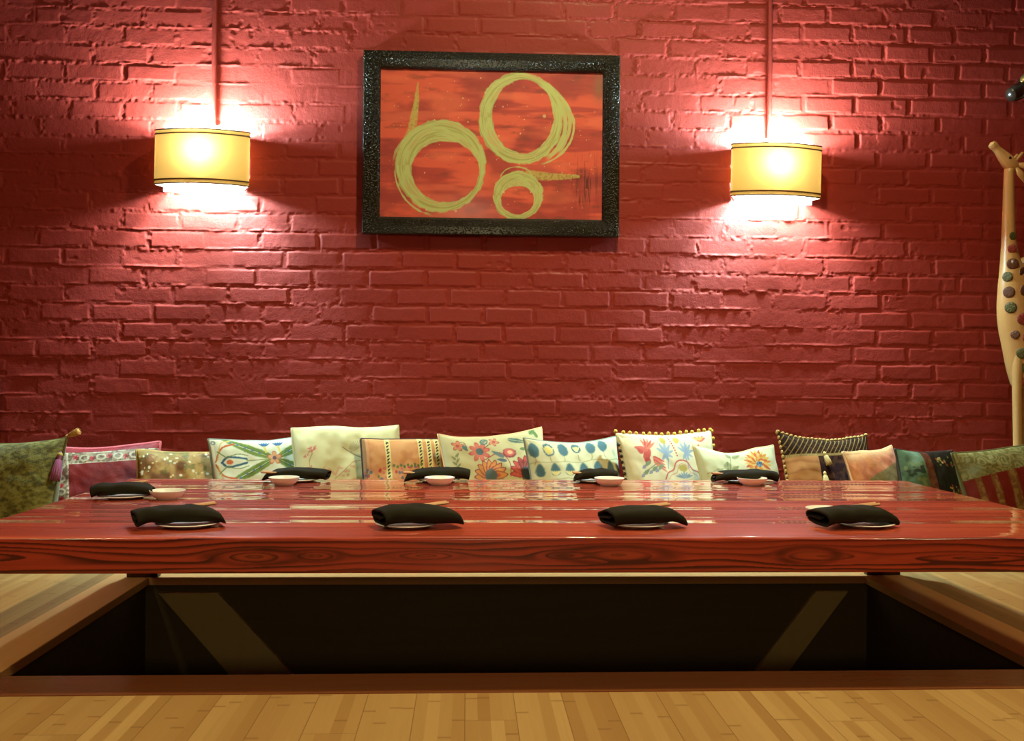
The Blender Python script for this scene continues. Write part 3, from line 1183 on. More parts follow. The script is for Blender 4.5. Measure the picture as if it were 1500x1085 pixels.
M_PIPING = simple('cream cushion piping', lin((205, 190, 140)), 0.85, 0.1, 60, 0.2, 600)
M_PIPE_BLUE = simple('grey blue cushion piping', lin((120, 125, 110)), 0.85, 0.1, 60)
M_PIPE_PINK = simple('pink cushion piping', lin((190, 80, 85)), 0.7, 0.15, 60, 0.3, 300)
M_PIPE_OLIVE = simple('olive cushion piping', lin((84, 76, 26)), 0.75, 0.15, 60)
M_PIPE_PEACH = simple('pale peach cushion edge', lin((225, 180, 130)), 0.85, 0.1, 60)
M_PIPE_DARK = simple('dark cushion piping', lin((50, 35, 25)), 0.8, 0.1, 60)
M_PIPE_GOLD = simple('gold cushion piping', lin((190, 150, 75)), 0.6, 0.15, 60)
M_POM = simple('gold pompom yarn', lin((205, 165, 70)), 0.95, 0.2, 120, 0.6, 900)
M_FRINGE = simple('cream looped fringe yarn', lin((190, 160, 95)), 0.95, 0.3, 90, 0.6, 900)
M_TASSEL_P = simple('purple tassel thread', lin((135, 65, 90)), 0.9, 0.25, 200, 0.8, 400, vec_scale=(1, 1, .1))
M_TASSEL_C = simple('cream tassel thread', lin((205, 185, 125)), 0.9, 0.2, 200, 0.8, 400, vec_scale=(1, 1, .1))
M_TASSEL_T = simple('tan tassel thread', lin((190, 140, 70)), 0.9, 0.2, 200, 0.8, 400, vec_scale=(1, 1, .1))


def tassel(parent, top, length, r, mat, direction=(0, 0, -1), cap=None):
    d = Vector(direction).normalized()
    p0 = Vector(top)
    bm = bmesh.new()
    prof = [(0.0, .25), (.10, .55), (.20, .60), (.27, .35), (.33, .75), (.55, .95), (.85, 1.1), (1.0, 1.05)]
    add_sweep(bm, [p0 + d * length * s for s, _ in prof], [r * q for _, q in prof], 14, ref=(0.02, 1, 0.01))
    # strands
    rr = random.Random(3)
    for i in range(14):
        a = 2 * PI * i / 14
        side = d.cross(Vector((0.1, 1, 0.05))).normalized()
        oth = d.cross(side)
        o = side * math.cos(a) + oth * math.sin(a)
        add_sweep(bm, [p0 + d * length * .36 + o * r * .62, p0 + d * length * .7 + o * r * .98, p0 + d * length * (1.02 + .05 * rr.random()) + o * r * 1.05], [r * .14] * 3, 6)
    o = obj('tassel', bm, mat, parent)
    if cap:
        bm = bmesh.new()
        add_ball(bm, p0 + d * length * .12, r * .62)
        obj('knot', bm, cap, o)
    return o


# ---- the face patterns, drawn in photo pixels
def p_green(X, Y):
    p = Paint(X, Y, (112, 104, 34))
    s = fbm(X / 26, Y / 20, 5, 3) * 9 + fbm(X / 9, Y / 9, 6, 2) * 2
    r = fbm(X / 5.5 + Y / 9, Y / 3.2 - X / 14, 15, 3)
    p.put(sstep(.50, .66, r), (142, 134, 64), .75)
    p.put(sstep(.50, .36, r) if False else 1 - sstep(.34, .47, r), (70, 64, 16), .8)
    p.put(np.abs(np.sin(s * 3.1)) ** 7, (134, 126, 56), .35)
    return p


def p_red(X, Y):
    p = Paint(X, Y, (124, 20, 14))
    # silver woven border one hand in from the edge
    x0, y0 = 102, 668
    band = ((X > x0) & (X < x0 + 20) & (Y > y0)) | ((Y > y0) & (Y < y0 + 19) & (X > x0))
    p.put(band * 1.0, (158, 138, 108))
    for dx in (0, 18.2):
        p.put((np.abs(X - x0 - dx - 1) < .9) * (Y > y0), (205, 190, 150))
        p.put((np.abs(Y - y0 - dx - .5) < .8) * (X > x0), (205, 190, 150))
    k = band * (sstep(.45, .6, fbm(X / 3.0, Y / 3.0, 3, 2)))
    p.put(k, (92, 62, 44), .75)
    for i in range(9):
        p.ell(x0 + 10, y0 + 12 + i * 19, 3.4, 3.0, (180, 36, 36), soft=.4)
        p.flower(x0 + 30 + i * 22, y0 + 9 + (i % 2) * 3, 4.6, 5, (182, 42, 42), (120, 30, 28), None, i)
        for a in range(5):
            p.line([(x0 + 30 + i * 22, y0 + 14), (x0 + 34 + i * 22 + a * 3, y0 + 3 + abs(a - 2) * 2.4)], .8, (70, 48, 36))
        p.ell(x0 + 10, y0 + 21 + i * 19, 6, 5, (205, 190, 150), inner=.6, op=.8)
        p.ell(x0 + 41 + i * 22, y0 + 10, 7, 6, (205, 190, 150), inner=.6, op=.8)
    p.put((Y < y0 - 1) | (X < x0 - 1), (165, 52, 56), .6)
    p.noisy((90, 12, 14), 22, .45, .7, .5)
    return p


def p_gold(X, Y):
    p = Paint(X, Y, (150, 98, 40))
    seam = 265 + 2 * np.sin(Y / 6)
    p.put(X > seam, (188, 150, 88), .9)
    p.put((np.abs(X - seam) < 1) * 1.0, (110, 70, 28))
    p.noisy((196, 160, 86), 14, .45, .7, .8, 1)
    p.noisy((108, 62, 20), 17, .5, .72, .8, 2)
    p.put((X < 265) * (Y < 668 + 6 * np.sin(X / 9)), (188, 160, 80), .6)
    p.noisy((96, 110, 45), 9, .62, .7, .6, 3)
    p.dots(4, 110, (196, 655, 312, 800), 1.3, [(236, 224, 160), (225, 205, 130), (130, 150, 70)])
    p.dots(5, 26, (200, 660, 312, 720), 1.9, [(244, 238, 196)])
    return p


def p_leaves(X, Y):
    p = Paint(X, Y, (226, 222, 182))
    p.put(sstep(0, 150, X - 330), (214, 226, 200), .8)
    G1, G2 = (118, 140, 62), (66, 96, 58)
    for s in (1, -1):
        yc = 675
        for (x0, x1) in ((388, 318), (396, 462)):
            p.leaf(x0, yc - 2 * s, x1, yc - 36 * s, 6.2, G1, vein=(226, 222, 182))
            p.line([(x0, yc - 2 * s), ((x0 + x1) / 2, yc - 20 * s), (x1, yc - 36 * s)], 1.2, G2)
            for i in range(5):
                f = .25 + i * .14
                p.ell(x0 + (x1 - x0) * f, yc - 34 * s * f - 2 * s, 1.7, 1.7, (104, 122, 150))
    # tulip at the left
    for s in (1, -1):
        p.line([(352, 675 - 3 * s), (338, 675 - 6 * s), (325, 675 - 7 * s), (317, 675)], 3.2, (66, 98, 112))
        p.line([(354, 675 - 8 * s), (340, 675 - 11 * s), (322, 675 - 6 * s)], 1.3, (120, 140, 80))
        p.line([(308, 675 - 2 * s), (318, 675 - 20 * s), (336, 675 - 26 * s)], 2.6, (206, 104, 58))
        p.line([(311, 675 - 4 * s), (318, 675 - 27 * s), (330, 675 - 31 * s)], 1.6, (224, 180, 90))
        p.line([(322, 675 - 8 * s), (312, 675 - 16 * s)], 1.6, (120, 140, 62))
    p.ell(328, 675, 5, 3.6, (214, 112, 66))
    p.line([(352, 675), (386, 675)], 1.6, (150, 160, 90))
    p.flower(391, 674, 9.5, 5, (226, 170, 120), (120, 96, 110), (188, 100, 62), .3)
    for cx in (378, 398):
        for i in range(5):
            p.leaf(cx, 654, cx - 8 + i * 4, 648 - (2 - abs(i - 2)) * .8, 1.6, (72, 112, 148))
            p.leaf(cx, 702, cx - 8 + i * 4, 708, 1.6, (72, 112, 148))
        p.line([(cx + 2, 664), (cx, 655)], 3, (222, 200, 100))
    p.ell(308, 646, 3.5, 3, (120, 140, 130), inner=.5)
    return p


def p_cream(X, Y):
    p = Paint(X, Y, (218, 208, 152))
    p.noisy((204, 190, 132), 40, .45, .7, .6, 4)
    PK = (214, 130, 110)
    rs = np.random.RandomState(3)
    for (cx, cy, n, r) in ((449, 662, 16, 8), (440, 671, 8, 5), (447, 688, 8, 5)):
        for i in range(n):
            a = rs.uniform(0, 2 * PI)
            d = rs.uniform(.1, 1) * r
            p.leaf(cx + d * .3 * math.cos(a), cy + d * .3 * math.sin(a), cx + d * 1.1 * math.cos(a), cy + d * math.sin(a), 1.4, (208, 124, 108), .8)
    p.line([(449, 668), (444, 680), (448, 700), (470, 715)], 1.0, (170, 130, 90))
    for i in range(12):
        p.leaf(440 + i * 5, 690 + (i % 3) * 5, 446 + i * 5, 686 + (i % 4) * 5, 1.5, (216, 160, 128), .8)
    # grey green bird of fine lines
    for i in range(14):
        a = math.radians(150 + i * 14)
        p.line([(516, 662), (516 + 14 * math.cos(a), 662 + 12 * math.sin(a))], .9, (146, 132, 96))
    p.ell(514, 666, 13, 9, (178, 164, 116), 20, .7)
    p.line([(492, 660), (500, 666), (518, 676), (536, 678)], 1.3, (130, 112, 80))
    p.line([(478, 705), (492, 694), (506, 682), (518, 680)], 1.0, (170, 140, 95))
    for i in range(7):
        p.ell(486 + i * 4, 700 - i * 3 + (i % 2) * 4, 2, 2, (206, 140, 112), op=.8, inner=.4)
    p.dots(8, 40, (440, 700, 560, 780), 2.4, [(216, 150, 122), (190, 150, 100)], .7)
    return p


def p_peach(X, Y):
    p = Paint(X, Y, (212, 150, 92))
    p.noisy((196, 124, 74), 16, .45, .65, .6, 5)
    p.put(X < 536, (206, 160, 108), .5)
    for (x0, wd) in ((564, 8), (612, 8), (625, 8), (637, 8)):
        sk = x0 + (Y - 645) * -.03
        p.put(1 - sstep(wd / 2 - .6, wd / 2, np.abs(X - sk)), (222, 204, 132))
        for i in range(22):
            yy = 649 + i * 5
            xx = x0 + (yy - 645) * -.03
            p.leaf(xx - 2, yy + 2.4, xx + 2, yy - 1.2, 1.1, (52, 52, 34))
            if i % 3 == 0:
                p.leaf(xx + 2.6, yy + 1, xx - 2, yy - 2, .8, (90, 90, 50))
    low = (Y > 688)
    rs = np.random.RandomState(9)
    for i in range(150):
        x, y = rs.uniform(529, 655), rs.uniform(687, 720)
        col = [(190, 62, 62), (96, 110, 66), (206, 110, 90), (92, 100, 112), (220, 150, 120)][rs.randint(5)]
        if all(abs(x - a) > 5 for a in (563, 611, 624, 636)):
            p.ell(x, y, rs.uniform(1.5, 3), rs.uniform(1.5, 2.6), col, op=.9)
    for i in range(9):
        p.ell(570 + i * 5, 684 + (i % 2) * 2, 2, 2.4, (104, 118, 66))
    p.put(X < 533, (92, 60, 38), .5)
    return p


def p_floral(X, Y):
    p = Paint(X, Y, (212, 202, 148))
    ST = (120, 80, 70)
    p.line([(700, 678), (722, 668), (733, 676), (738, 688), (736, 705)], 1.6, (176, 90, 84))
    p.line([(690, 668), (700, 660), (712, 652), (720, 648)], 1.3, ST)
    p.line([(660, 650), (672, 646), (676, 655)], 1.3, ST)
    p.line([(655, 700), (656, 680), (662, 664)], 1.0, (130, 130, 90))
    for i in range(6):
        p.leaf(656, 690 - i * 4, 650 + (i % 2) * 12, 684 - i * 4, 1.6, (130, 140, 96), .9)
    p.flower(694, 664, 15, 8, (222, 128, 108), (92, 116, 112), (198, 92, 82), .2, .40, .5)
    p.flower(663, 652, 8.5, 5, (220, 140, 100), (190, 90, 76), (150, 80, 70), .1)
    p.flower(719, 648, 7.5, 5, (220, 150, 110), (196, 90, 84), (170, 80, 76), 1.0)
    p.leaf(670, 652, 676, 662, 3, (104, 128, 120))
    p.ell(704, 647, 7, 5.5, (96, 130, 120), -35, inner=.6)
    p.leaf(699, 650, 710, 642, 2.0, (110, 140, 130), .9)
    p.ell(740, 669, 11, 8, (150, 70, 70))
    p.ell(740, 668, 9, 6.5, (214, 110, 96))
    p.ell(741, 668, 4.5, 3.2, (236, 190, 140))
    p.leaf(730, 676, 712, 664, 3, (120, 136, 132))
    p.leaf(733, 682, 718, 678, 2.6, (104, 120, 130))
    p.leaf(742, 645, 770, 652, 4.2, (92, 118, 108), vein=(190, 190, 140))
    p.leaf(780, 640, 792, 630, 4, (122, 150, 90), vein=(90, 110, 70))
    p.leaf(758, 663, 776, 664, 2.6, (120, 140, 84))
    p.leaf(792, 648, 786, 632, 2.6, (110, 138, 84))
    for (cx, cy, r) in ((706, 702, 25), (764, 702, 28)):
        for i in range(9):
            a = math.radians(180 + i * 22.5)
            p.leaf(cx, cy, cx + r * math.cos(a) * 1.05, cy + r * math.sin(a), 6.2, (150, 62, 60))
            p.leaf(cx, cy, cx + r * math.cos(a) * .98, cy + r * math.sin(a) * .93, 5.0, (222, 150, 84) if cx < 740 else (208, 92, 80))
            p.leaf(cx, cy, cx + r * math.cos(a) * .6, cy + r * math.sin(a) * .6, 3.6, (206, 98, 84) if cx < 740 else (226, 150, 100))
        p.ell(cx, cy, 9, 10, (96, 112, 108))
    p.dots(6, 70, (642, 730, 800, 800), 4, [(206, 104, 90), (120, 140, 96), (220, 160, 100)], .8)
    return p


def p_trees(X, Y):
    p = Paint(X, Y, (216, 208, 160))
    B = (82, 112, 116)
    yt = 640 + 3 * np.sin(X / 30)
    for i in range(6):
        x = 776 + i * 22.5
        yy = 659 - i * 1.0
        if i == 5:
            x = 887
        p.line([(x, yy + 10), (x, yy + 17), (x + (2 if i % 2 else -2), yy + 20)], 1.4, (178, 160, 108))
        if i == 3:
            p.ell(x - 1, yy - 1, 7.5, 8.5, B)
            for j in range(5):
                p.leaf(x - 1, yy + 5, x - 6 + j * 2.6, yy - 4 - (2 - abs(j - 2)), 1.4, (222, 204, 130))
        elif i == 1:
            p.ell(x, yy, 8.5, 11, B)
            p.ell(x, yy + 1, 6.5, 7.5, (196, 190, 140))
            for j in range(5):
                p.leaf(x, yy + 8, x - 8 + j * 4, yy - 4 - (2 - abs(j - 2)) * 2, 1.5, (222, 196, 110))
        else:
            p.ell(x, yy, 8.2, 11, (112, 140, 128))
            p.ell(x, yy, 6.8, 9.8, B)
    for r in range(4):
        y0 = 676 + r * 26
        # quilted scallop seam
        sy = y0 + 2.5 * np.abs(np.sin((X - 776) / 22.5 * PI / 2))
        p.put(1 - sstep(.4, 1.1, np.abs(Y - sy)), (176, 164, 112), .8)
        for i in range(7):
            x = 780 + i * 23
            if r % 2 == 0:
                p.leaf(x, y0 + 23, x, y0 + 3, 7.6, (128, 148, 130))
                p.leaf(x, y0 + 22, x, y0 + 5, 6.0, B)
                if i in (1, 2, 4):
                    for j in range(6):
                        p.leaf(x, y0 + 22, x - 9 + j * 3.6, y0 + 15, 1.3, (226, 208, 134))
            else:
                p.ell(x, y0 + 12, 7, 9, B)
    return p


def p_bird(X, Y):
    p = Paint(X, Y, (226, 216, 172))
    p.put(1 - sstep(905, 940, X), (226, 206, 150), .6)
    R = (206, 92, 80)
    # red bird, head down
    p.ell(936, 668, 6, 11, R, 25)
    p.ell(935, 678, 4.6, 5, (188, 74, 70))
    p.leaf(939, 662, 918, 655, 4.2, (212, 110, 92))
    p.leaf(930, 666, 922, 658, 3.4, R)
    for i in range(5):
        a = math.radians(-110 + i * 18)
        p.leaf(938, 660, 938 + 20 * math.cos(a), 662 + 21 * math.sin(a), 2.2, [(218, 128, 96), R][i % 2])
    for i in range(4):
        p.leaf(944, 672 + i * 2, 962, 680 + i * 5, 2.4, [R, (216, 130, 100)][i % 2])
    p.line([(924, 694), (938, 688), (950, 682), (958, 686)], 1.3, (130, 140, 100))
    for (a, b) in ((926, 696), (940, 692), (930, 684), (950, 690)):
        p.leaf(a, b, a + 9, b - 6, 2.6, (132, 148, 110))
        p.leaf(a, b, a - 6, b + 4, 2.4, (150, 150, 160))
    BL = (146, 164, 176)
    for cx, s in ((966, 1), (1001, -1)):
        for i in range(8):
            a = math.radians(-160 + i * 40)
            p.leaf(cx, 668, cx + 14 * math.cos(a), 664 + 16 * math.sin(a), 2.4, BL, .9)
        p.line([(cx, 690), (cx + 2 * s, 672), (cx - 4 * s, 655)], 1.8, BL)
    p.ell(967, 646, 5, 6.2, (188, 168, 78), -12)
    p.ell(990, 646, 5, 6.2, (190, 166, 78), 14)
    for y in range(640, 676, 4):
        p.ell(978 + (y - 640) * .2, y, 1.2, 1.6, R)
    # scalloped arch below
    p.line([(958, 705), (964, 696), (974, 692), (980, 682), (990, 679), (1000, 682), (1006, 692), (1016, 696), (1022, 705)], 2.0, (204, 104, 90))
    p.line([(964, 705), (970, 699), (979, 696), (984, 687), (990, 684), (998, 687), (1002, 696), (1012, 700), (1016, 706)], 1.0, (220, 150, 120))
    p.ell(991, 690, 7, 5, (192, 172, 90))
    for i in range(7):
        p.leaf(991, 704, 991 + (i - 3) * 5, 694 + abs(i - 3) * 2, 1.5, (140, 156, 160))
    p.ell(1024, 668, 4, 14, R, 10)
    for i in range(6):
        p.leaf(1030, 650, 1036 + (i - 3) * 4, 640 + i % 2 * 3, 2.4, (212, 112, 92))
        p.leaf(1030, 648, 1020 + i * 4, 642, 1.6, (222, 170, 100))
    p.dots(12, 60, (905, 720, 1045, 800), 4, [R, BL, (190, 170, 90), (130, 146, 110)], .8)
    return p


def p_mum(X, Y):
    p = Paint(X, Y, (222, 226, 176))
    p.put(sstep(1020, 1110, X) * .5, (232, 228, 190))
    GR = (150, 164, 110)
    for (x0, y0, x1, y1, wd) in ((1066, 668, 1062, 659, 4), (1070, 668, 1084, 662, 4), (1058, 690, 1060, 676, 6), (1064, 692, 1076, 684, 4), (1050, 694, 1040, 688, 4)):
        p.leaf(x0, y0, x1, y1, wd, GR, .8, (120, 136, 88))
    p.line([(1056, 706), (1064, 682), (1068, 664)], 1.0, (130, 142, 90))
    cx, cy = 1112, 680
    rs = np.random.RandomState(5)
    for ring, (r, n, wd) in enumerate(((25, 22, 3.2), (19, 18, 3.0), (13, 14, 2.6))):
        for i in range(n):
            a = 2 * PI * i / n + ring * .2
            col = [(226, 150, 72), (232, 190, 96), (214, 112, 66), (236, 206, 130)][(i + ring) % 4]
            p.leaf(cx + 3 * math.cos(a), cy + 2 * math.sin(a), cx + r * math.cos(a), cy + r * .95 * math.sin(a), wd, col)
    p.ell(1115, 683, 5.5, 4.5, (80, 120, 150))
    p.dots(31, 20, (1110, 679, 1120, 687), 1.0, [(150, 180, 190), (60, 90, 120)])
    for i in range(18):
        p.ell(1024 + i * 2.2, 694 - i * .55, 1.1, 1.0, (186, 186, 140))
    p.dots(33, 40, (1025, 715, 1138, 780), 4, [GR, (226, 160, 90)], .7)
    return p


def p_dark(X, Y):
    yb = 672 - 7 * np.sin(np.clip((X - 1140) / 130, 0, 1) * PI * .62)
    p = Paint(X, Y, (58, 36, 18))
    p.noisy((40, 22, 12), 10, .4, .6, .8, 6)
    # gold double lines across the upper part
    top = (Y < yb)
    q = np.mod(X * .78 + Y * .62, 6.2)
    p.put(top * (1 - sstep(.3, .75, np.abs(q - 3))), (172, 140, 78), .9)
    q2 = np.mod(X * .78 - Y * .62, 17)
    p.put(top * (1 - sstep(.3, .8, np.abs(q2 - 4))), (112, 84, 46), .7)
    # gathered peach panel and deep purple panel below the braid
    low = (Y >= yb)
    left = low * (X < 1186)
    g = np.abs(np.sin((Y - yb) / 4.6 + .5 * np.sin(X / 12) + 2 * fbm(X / 30, Y / 8, 3, 2)))
    p.put(left, (206, 150, 92))
    p.put(left * (1 - g) ** 2, (160, 100, 58), .7)
    right = low * (X >= 1186)
    p.put(right, (52, 28, 30))
    p.put(right * sstep(.5, .62, fbm(X / 6, Y / 6, 17, 3)), (86, 58, 40), .8)
    p.put(1 - sstep(1.6, 2.4, np.abs(Y - yb)), (184, 162, 100))
    p.put((1 - sstep(1.6, 2.4, np.abs(Y - yb))) * (np.mod(X, 2.4) < 1), (140, 116, 66), .8)
    return p


def p_pink(X, Y):
    p = Paint(X, Y, (214, 132, 72))
    p.noisy((196, 104, 66), 9, .42, .65, .7, 7, 2.0)
    yt = 665 - (X - 1235) * .09
    p.put(1 - sstep(0, 20, Y - yt), (226, 184, 124), .8)
    d = (Y - 704) - (1262 - X) * .32
    p.put(sstep(-1, 2, d - 0) * (X > 1255), (136, 112, 48))
    return p


def p_patch(X, Y):
    p = Paint(X, Y, (30, 24, 12))
    p.put((X < 1343) * 1.0, (74, 100, 66))
    p.put((X < 1343) * np.exp(-((X - 1332) / 10) ** 2 - ((Y - 676) / 16) ** 2), (128, 160, 130), .8)
    p.put((X < 1340) * sstep(.55, .66, fbm(X / 14, Y / 12, 71, 3)), (24, 34, 14), .85)
    p.put((X < 1343) * sstep(.62, .7, fbm(X / 8, Y / 7, 72, 3)), (124, 132, 70), .6)
    p.put((X >= 1343) * (X < 1356), (92, 44, 20))
    p.put((X >= 1343) * (X < 1356) * sstep(.5, .65, fbm(X / 4, Y / 5, 73, 2)), (112, 66, 30), .8)
    rs = np.random.RandomState(12)
    for (cx, cy) in ((1368, 679), (1380, 681), (1394, 683), (1386, 722), (1396, 724)):
        for i in range(9):
            x, y = cx + rs.normal(0, 4), cy + rs.normal(0, 3.4)
            p.ell(x, y, 1.6, 1.6, [(150, 60, 48), (160, 140, 58), (110, 116, 50), (184, 160, 92)][rs.randint(4)])
    return p


def p_sage(X, Y):
    p = Paint(X, Y, (126, 118, 62))
    s = fbm(X / 18, Y / 14, 25, 3) * 8
    p.put(np.abs(np.sin(s * 2.4)) ** 4, (160, 152, 96), .7)
    p.put(np.abs(np.sin(s * 2.4 + 1.4)) ** 5, (84, 78, 34), .6)
    p.put(np.exp(-((X - 1422) / 14) ** 2 - ((Y - 694) / 10) ** 2), (124, 130, 92), .8)
    yb = 706 - (X - 1405) * .07
    red = (Y > yb) * 1.0
    p.put(red, (118, 28, 14))
    st = np.zeros_like(X)
    for xc, wd in ((1423, 5.5), (1448, 6), (1478, 8), (1512, 8), (1540, 8)):
        st = np.maximum(st, 1 - sstep(wd - 1.5, wd, np.abs(X - xc + (Y - 706) * .05)))
    p.put(red * st, (120, 76, 32))
    p.put(red * st * sstep(.5, .65, fbm(X / 4, Y / 4, 28, 2)), (150, 116, 60), .8)
    return p


def pompoms(t, pts, r, mat, every, name='pompom', sc=(1, 1, 1), off=(0, 0, 0), jit=0.0):
    acc = every
    prev = Vector(pts[0])
    rr = random.Random(5)
    for q in pts:
        q = Vector(q)
        acc += (q - prev).length
        prev = q
        if acc >= every:
            acc = 0
            bm = bmesh.new()
            add_ball(bm, (0, 0, 0), r, 10, 7, sc)
            for v in bm.verts:
                v.co *= 1 + rr.uniform(-.12, .12)
            o = obj(name, bm, mat, t)
            o.location = q + Vector(off) + Vector((rr.uniform(-jit, jit), 0, rr.uniform(-jit, jit)))


def X_at(px, y):
    return (px - 686.0) / 1420.0 * y * 1.001


YAW = 20.0
# left to right along the wall
c, rt_, rl, rr_, fr = cushion('olive crushed velvet cushion at the far left with a purple corner tassel', -1.530, 3.185, (0.43, 0.402), 0.16, p_green, -14, 16, -2.5, M_VELVET, M_PIPE_OLIVE, (-60, 652), seed=1, back=(90, 84, 30))
tassel(c, (rr_[-24][0] + 0.004, -0.018, rr_[-24][2]), 0.092, 0.0145, M_TASSEL_P, (0.02, -.12, -1), simple('yellow knot thread', lin((170, 150, 60)), .9))
tassel(c, (rt_[-4][0] - 0.004, 0.004, rt_[-4][2] + 0.004), 0.050, 0.010, M_TASSEL_T, (.85, 0, .35))
cushion('crimson cushion with a silver and red embroidered border', -1.217, 3.336, (0.357, 0.383), 0.12, p_red, YAW, 20, -1.5, M_SATIN, M_PIPE_PINK, (92, 658), seed=2, back=(140, 30, 30), cord_r=0.007)
cushion('gold sequinned patchwork cushion half behind the white leafy cushion', -0.943, 3.312, (0.321, 0.370), 0.11, p_gold, YAW, 20, 1, M_SATIN, M_PIPE_GOLD, (194, 655), seed=3, back=(150, 100, 50))
cushion('white cushion embroidered with green leaves and a blue tulip', -0.667, 3.338, (0.347, 0.408), 0.12, p_leaves, YAW, 18, -2.2, M_COTTON, M_PIPE_BLUE, (303, 640), seed=4)
cushion('plain cream cushion with sparse pink blossoms, tallest of the row', -0.385, 3.340, (0.368, 0.453), 0.13, p_cream, YAW, 17, 0.2, M_COTTON, M_PIPING, (425, 626), seed=5, ear=.012)
cushion('peach cushion with cream ribbon stripes and dark vine stitching', -0.166, 3.305, (0.335, 0.411), 0.11, p_peach, YAW, 18, .8, M_COTTON, M_PIPE_DARK, (528, 643), seed=6, ear=.010)
cushion('cream cushion embroidered with large coral and red flowers', 0.140, 3.325, (0.385, 0.436), 0.13, p_floral, YAW, 17, -2.4, M_COTTON, M_PIPE_PEACH, (640, 633), seed=7, top_dip=.03)
cushion('cream cushion with rows of small blue leaf shaped trees', 0.404, 3.300, (0.355, 0.418), 0.13, p_trees, YAW, 17, .2, M_COTTON, M_PIPE_BLUE, (767, 641), seed=8, top_dip=.02)
c, rt_, rl, rr_, fr = cushion('white cushion with a red bird and gold pompoms along its edge', 0.746, 3.335, (0.379, 0.436), 0.13, p_bird, YAW, 17, .2, M_COTTON, M_PIPING, (899, 633), seed=9)
pompoms(c, rt_, 0.0072, M_POM, 0.026, off=(0, 0, .008), jit=.002)
pompoms(c, rr_[::-1][:150], 0.0072, M_POM, 0.026, off=(.008, 0, 0), jit=.002)
pompoms(c, rl[::-1][20:150], 0.0062, M_PIPE_DARK, 0.020, off=(-.004, -.004, 0), jit=.001)
cushion('pale cushion with one big orange chrysanthemum', 0.984, 3.295, (0.324, 0.391), 0.11, p_mum, YAW, 18, .6, M_COTTON, M_PIPING, (1017, 654), seed=10, top_dip=.035)
c, rt_, rl, rr_, fr = cushion('dark brown cushion with gold lattice lines and a looped fringe', 1.298, 3.305, (0.376, 0.425), 0.12, p_dark, YAW, 18, 3.4, M_COTTON, M_PIPE_DARK, (1135, 636), seed=11, ear=.03, top_dip=.03)
pompoms(c, rt_, 0.0066, M_FRINGE, 0.017, 'fringe_loop', (1.25, .9, .8), (0, -.003, .004), .001)
pompoms(c, rl[::-1][:150], 0.006, M_FRINGE, 0.016, 'fringe_loop', (.8, .9, 1.2), (-.004, -.003, 0), .001)
jx = int((1187 - 1135) / (0.335 * PXM) * 200)
vv = int((1 - (666 - 636) / (.425 * PXM * .95)) * fr.shape[0])
q = fr[vv, jx]
tassel(c, (q[0] - .002, q[1] - .012, q[2] + .004), 0.048, 0.010, M_TASSEL_C, (.25, -.05, -1))
q = fr[vv - 40, jx - 8]
tassel(c, (q[0], q[1] - .012, q[2] + .002), 0.048, 0.010, M_TASSEL_C, (-.05, -.05, -1))
cushion('fuzzy peach cushion with an olive corner beside the dark fringed cushion', 1.483, 3.260, (0.231, 0.385), 0.10, p_pink, YAW + 3, 20, -3.5, M_VELVET, M_PIPE_PEACH, (1235, 660), seed=12, back=(190, 120, 80))
cushion('green, brown and black patchwork cushion with small embroidered flowers', 1.592, 3.185, (0.245, 0.385), 0.10, p_patch, 16, 17, 3.5, M_SATIN, M_PIPE_DARK, (1308, 663), seed=13, back=(40, 40, 20))
cushion('sage brocade cushion with a red striped lower panel at the far right', 1.898, 3.165, (0.445, 0.388), 0.12, p_sage, 16, 15, -5.5, M_SATIN, M_PIPE_OLIVE, (1406, 668), seed=14, back=(110, 100, 50), n=180)

# ------------------------------------------------------------------ table settings
M_NAPKIN = simple('black cotton napkin', (0.017, 0.0145, 0.006), 0.85, 0.25, 40, 0.35, 700, 0.0008, Specular_IOR_Level=0.15)
M_CHINA = simple('white glazed china', (0.86, 0.85, 0.78), 0.32, 0.03, 10, Specular_IOR_Level=0.35)
M_STICK = simple('pale chopstick wood', (0.56, 0.30, 0.13), 0.6, 0.2, 60, vec_scale=(.1, 1, 1))


def plate_mesh():
    bm = bmesh.new()
    add_lathe(bm, [(0, .0032), (.040, .0032), (.047, .0044), (.054, .0072), (.0660, .0088), (.0680, .0086), (.0684, .0078), (.066, .0068), (.052, .0036), (.044, .0), (.038, .0), (.036, .0012), (0, .0012)], 48, closed=False)
    return bm


def dish_mesh():
    bm = bmesh.new()
    add_lathe(bm, [(0, .0045), (.020, .005), (.032, .0085), (.0405, .018), (.0428, .0225), (.0440, .0230), (.0448, .0222), (.0425, .0160), (.034, .0055), (.028, .0025), (.027, .0), (.024, .0), (.0235, .0018), (0, .0018)], 44, closed=False)
    return bm


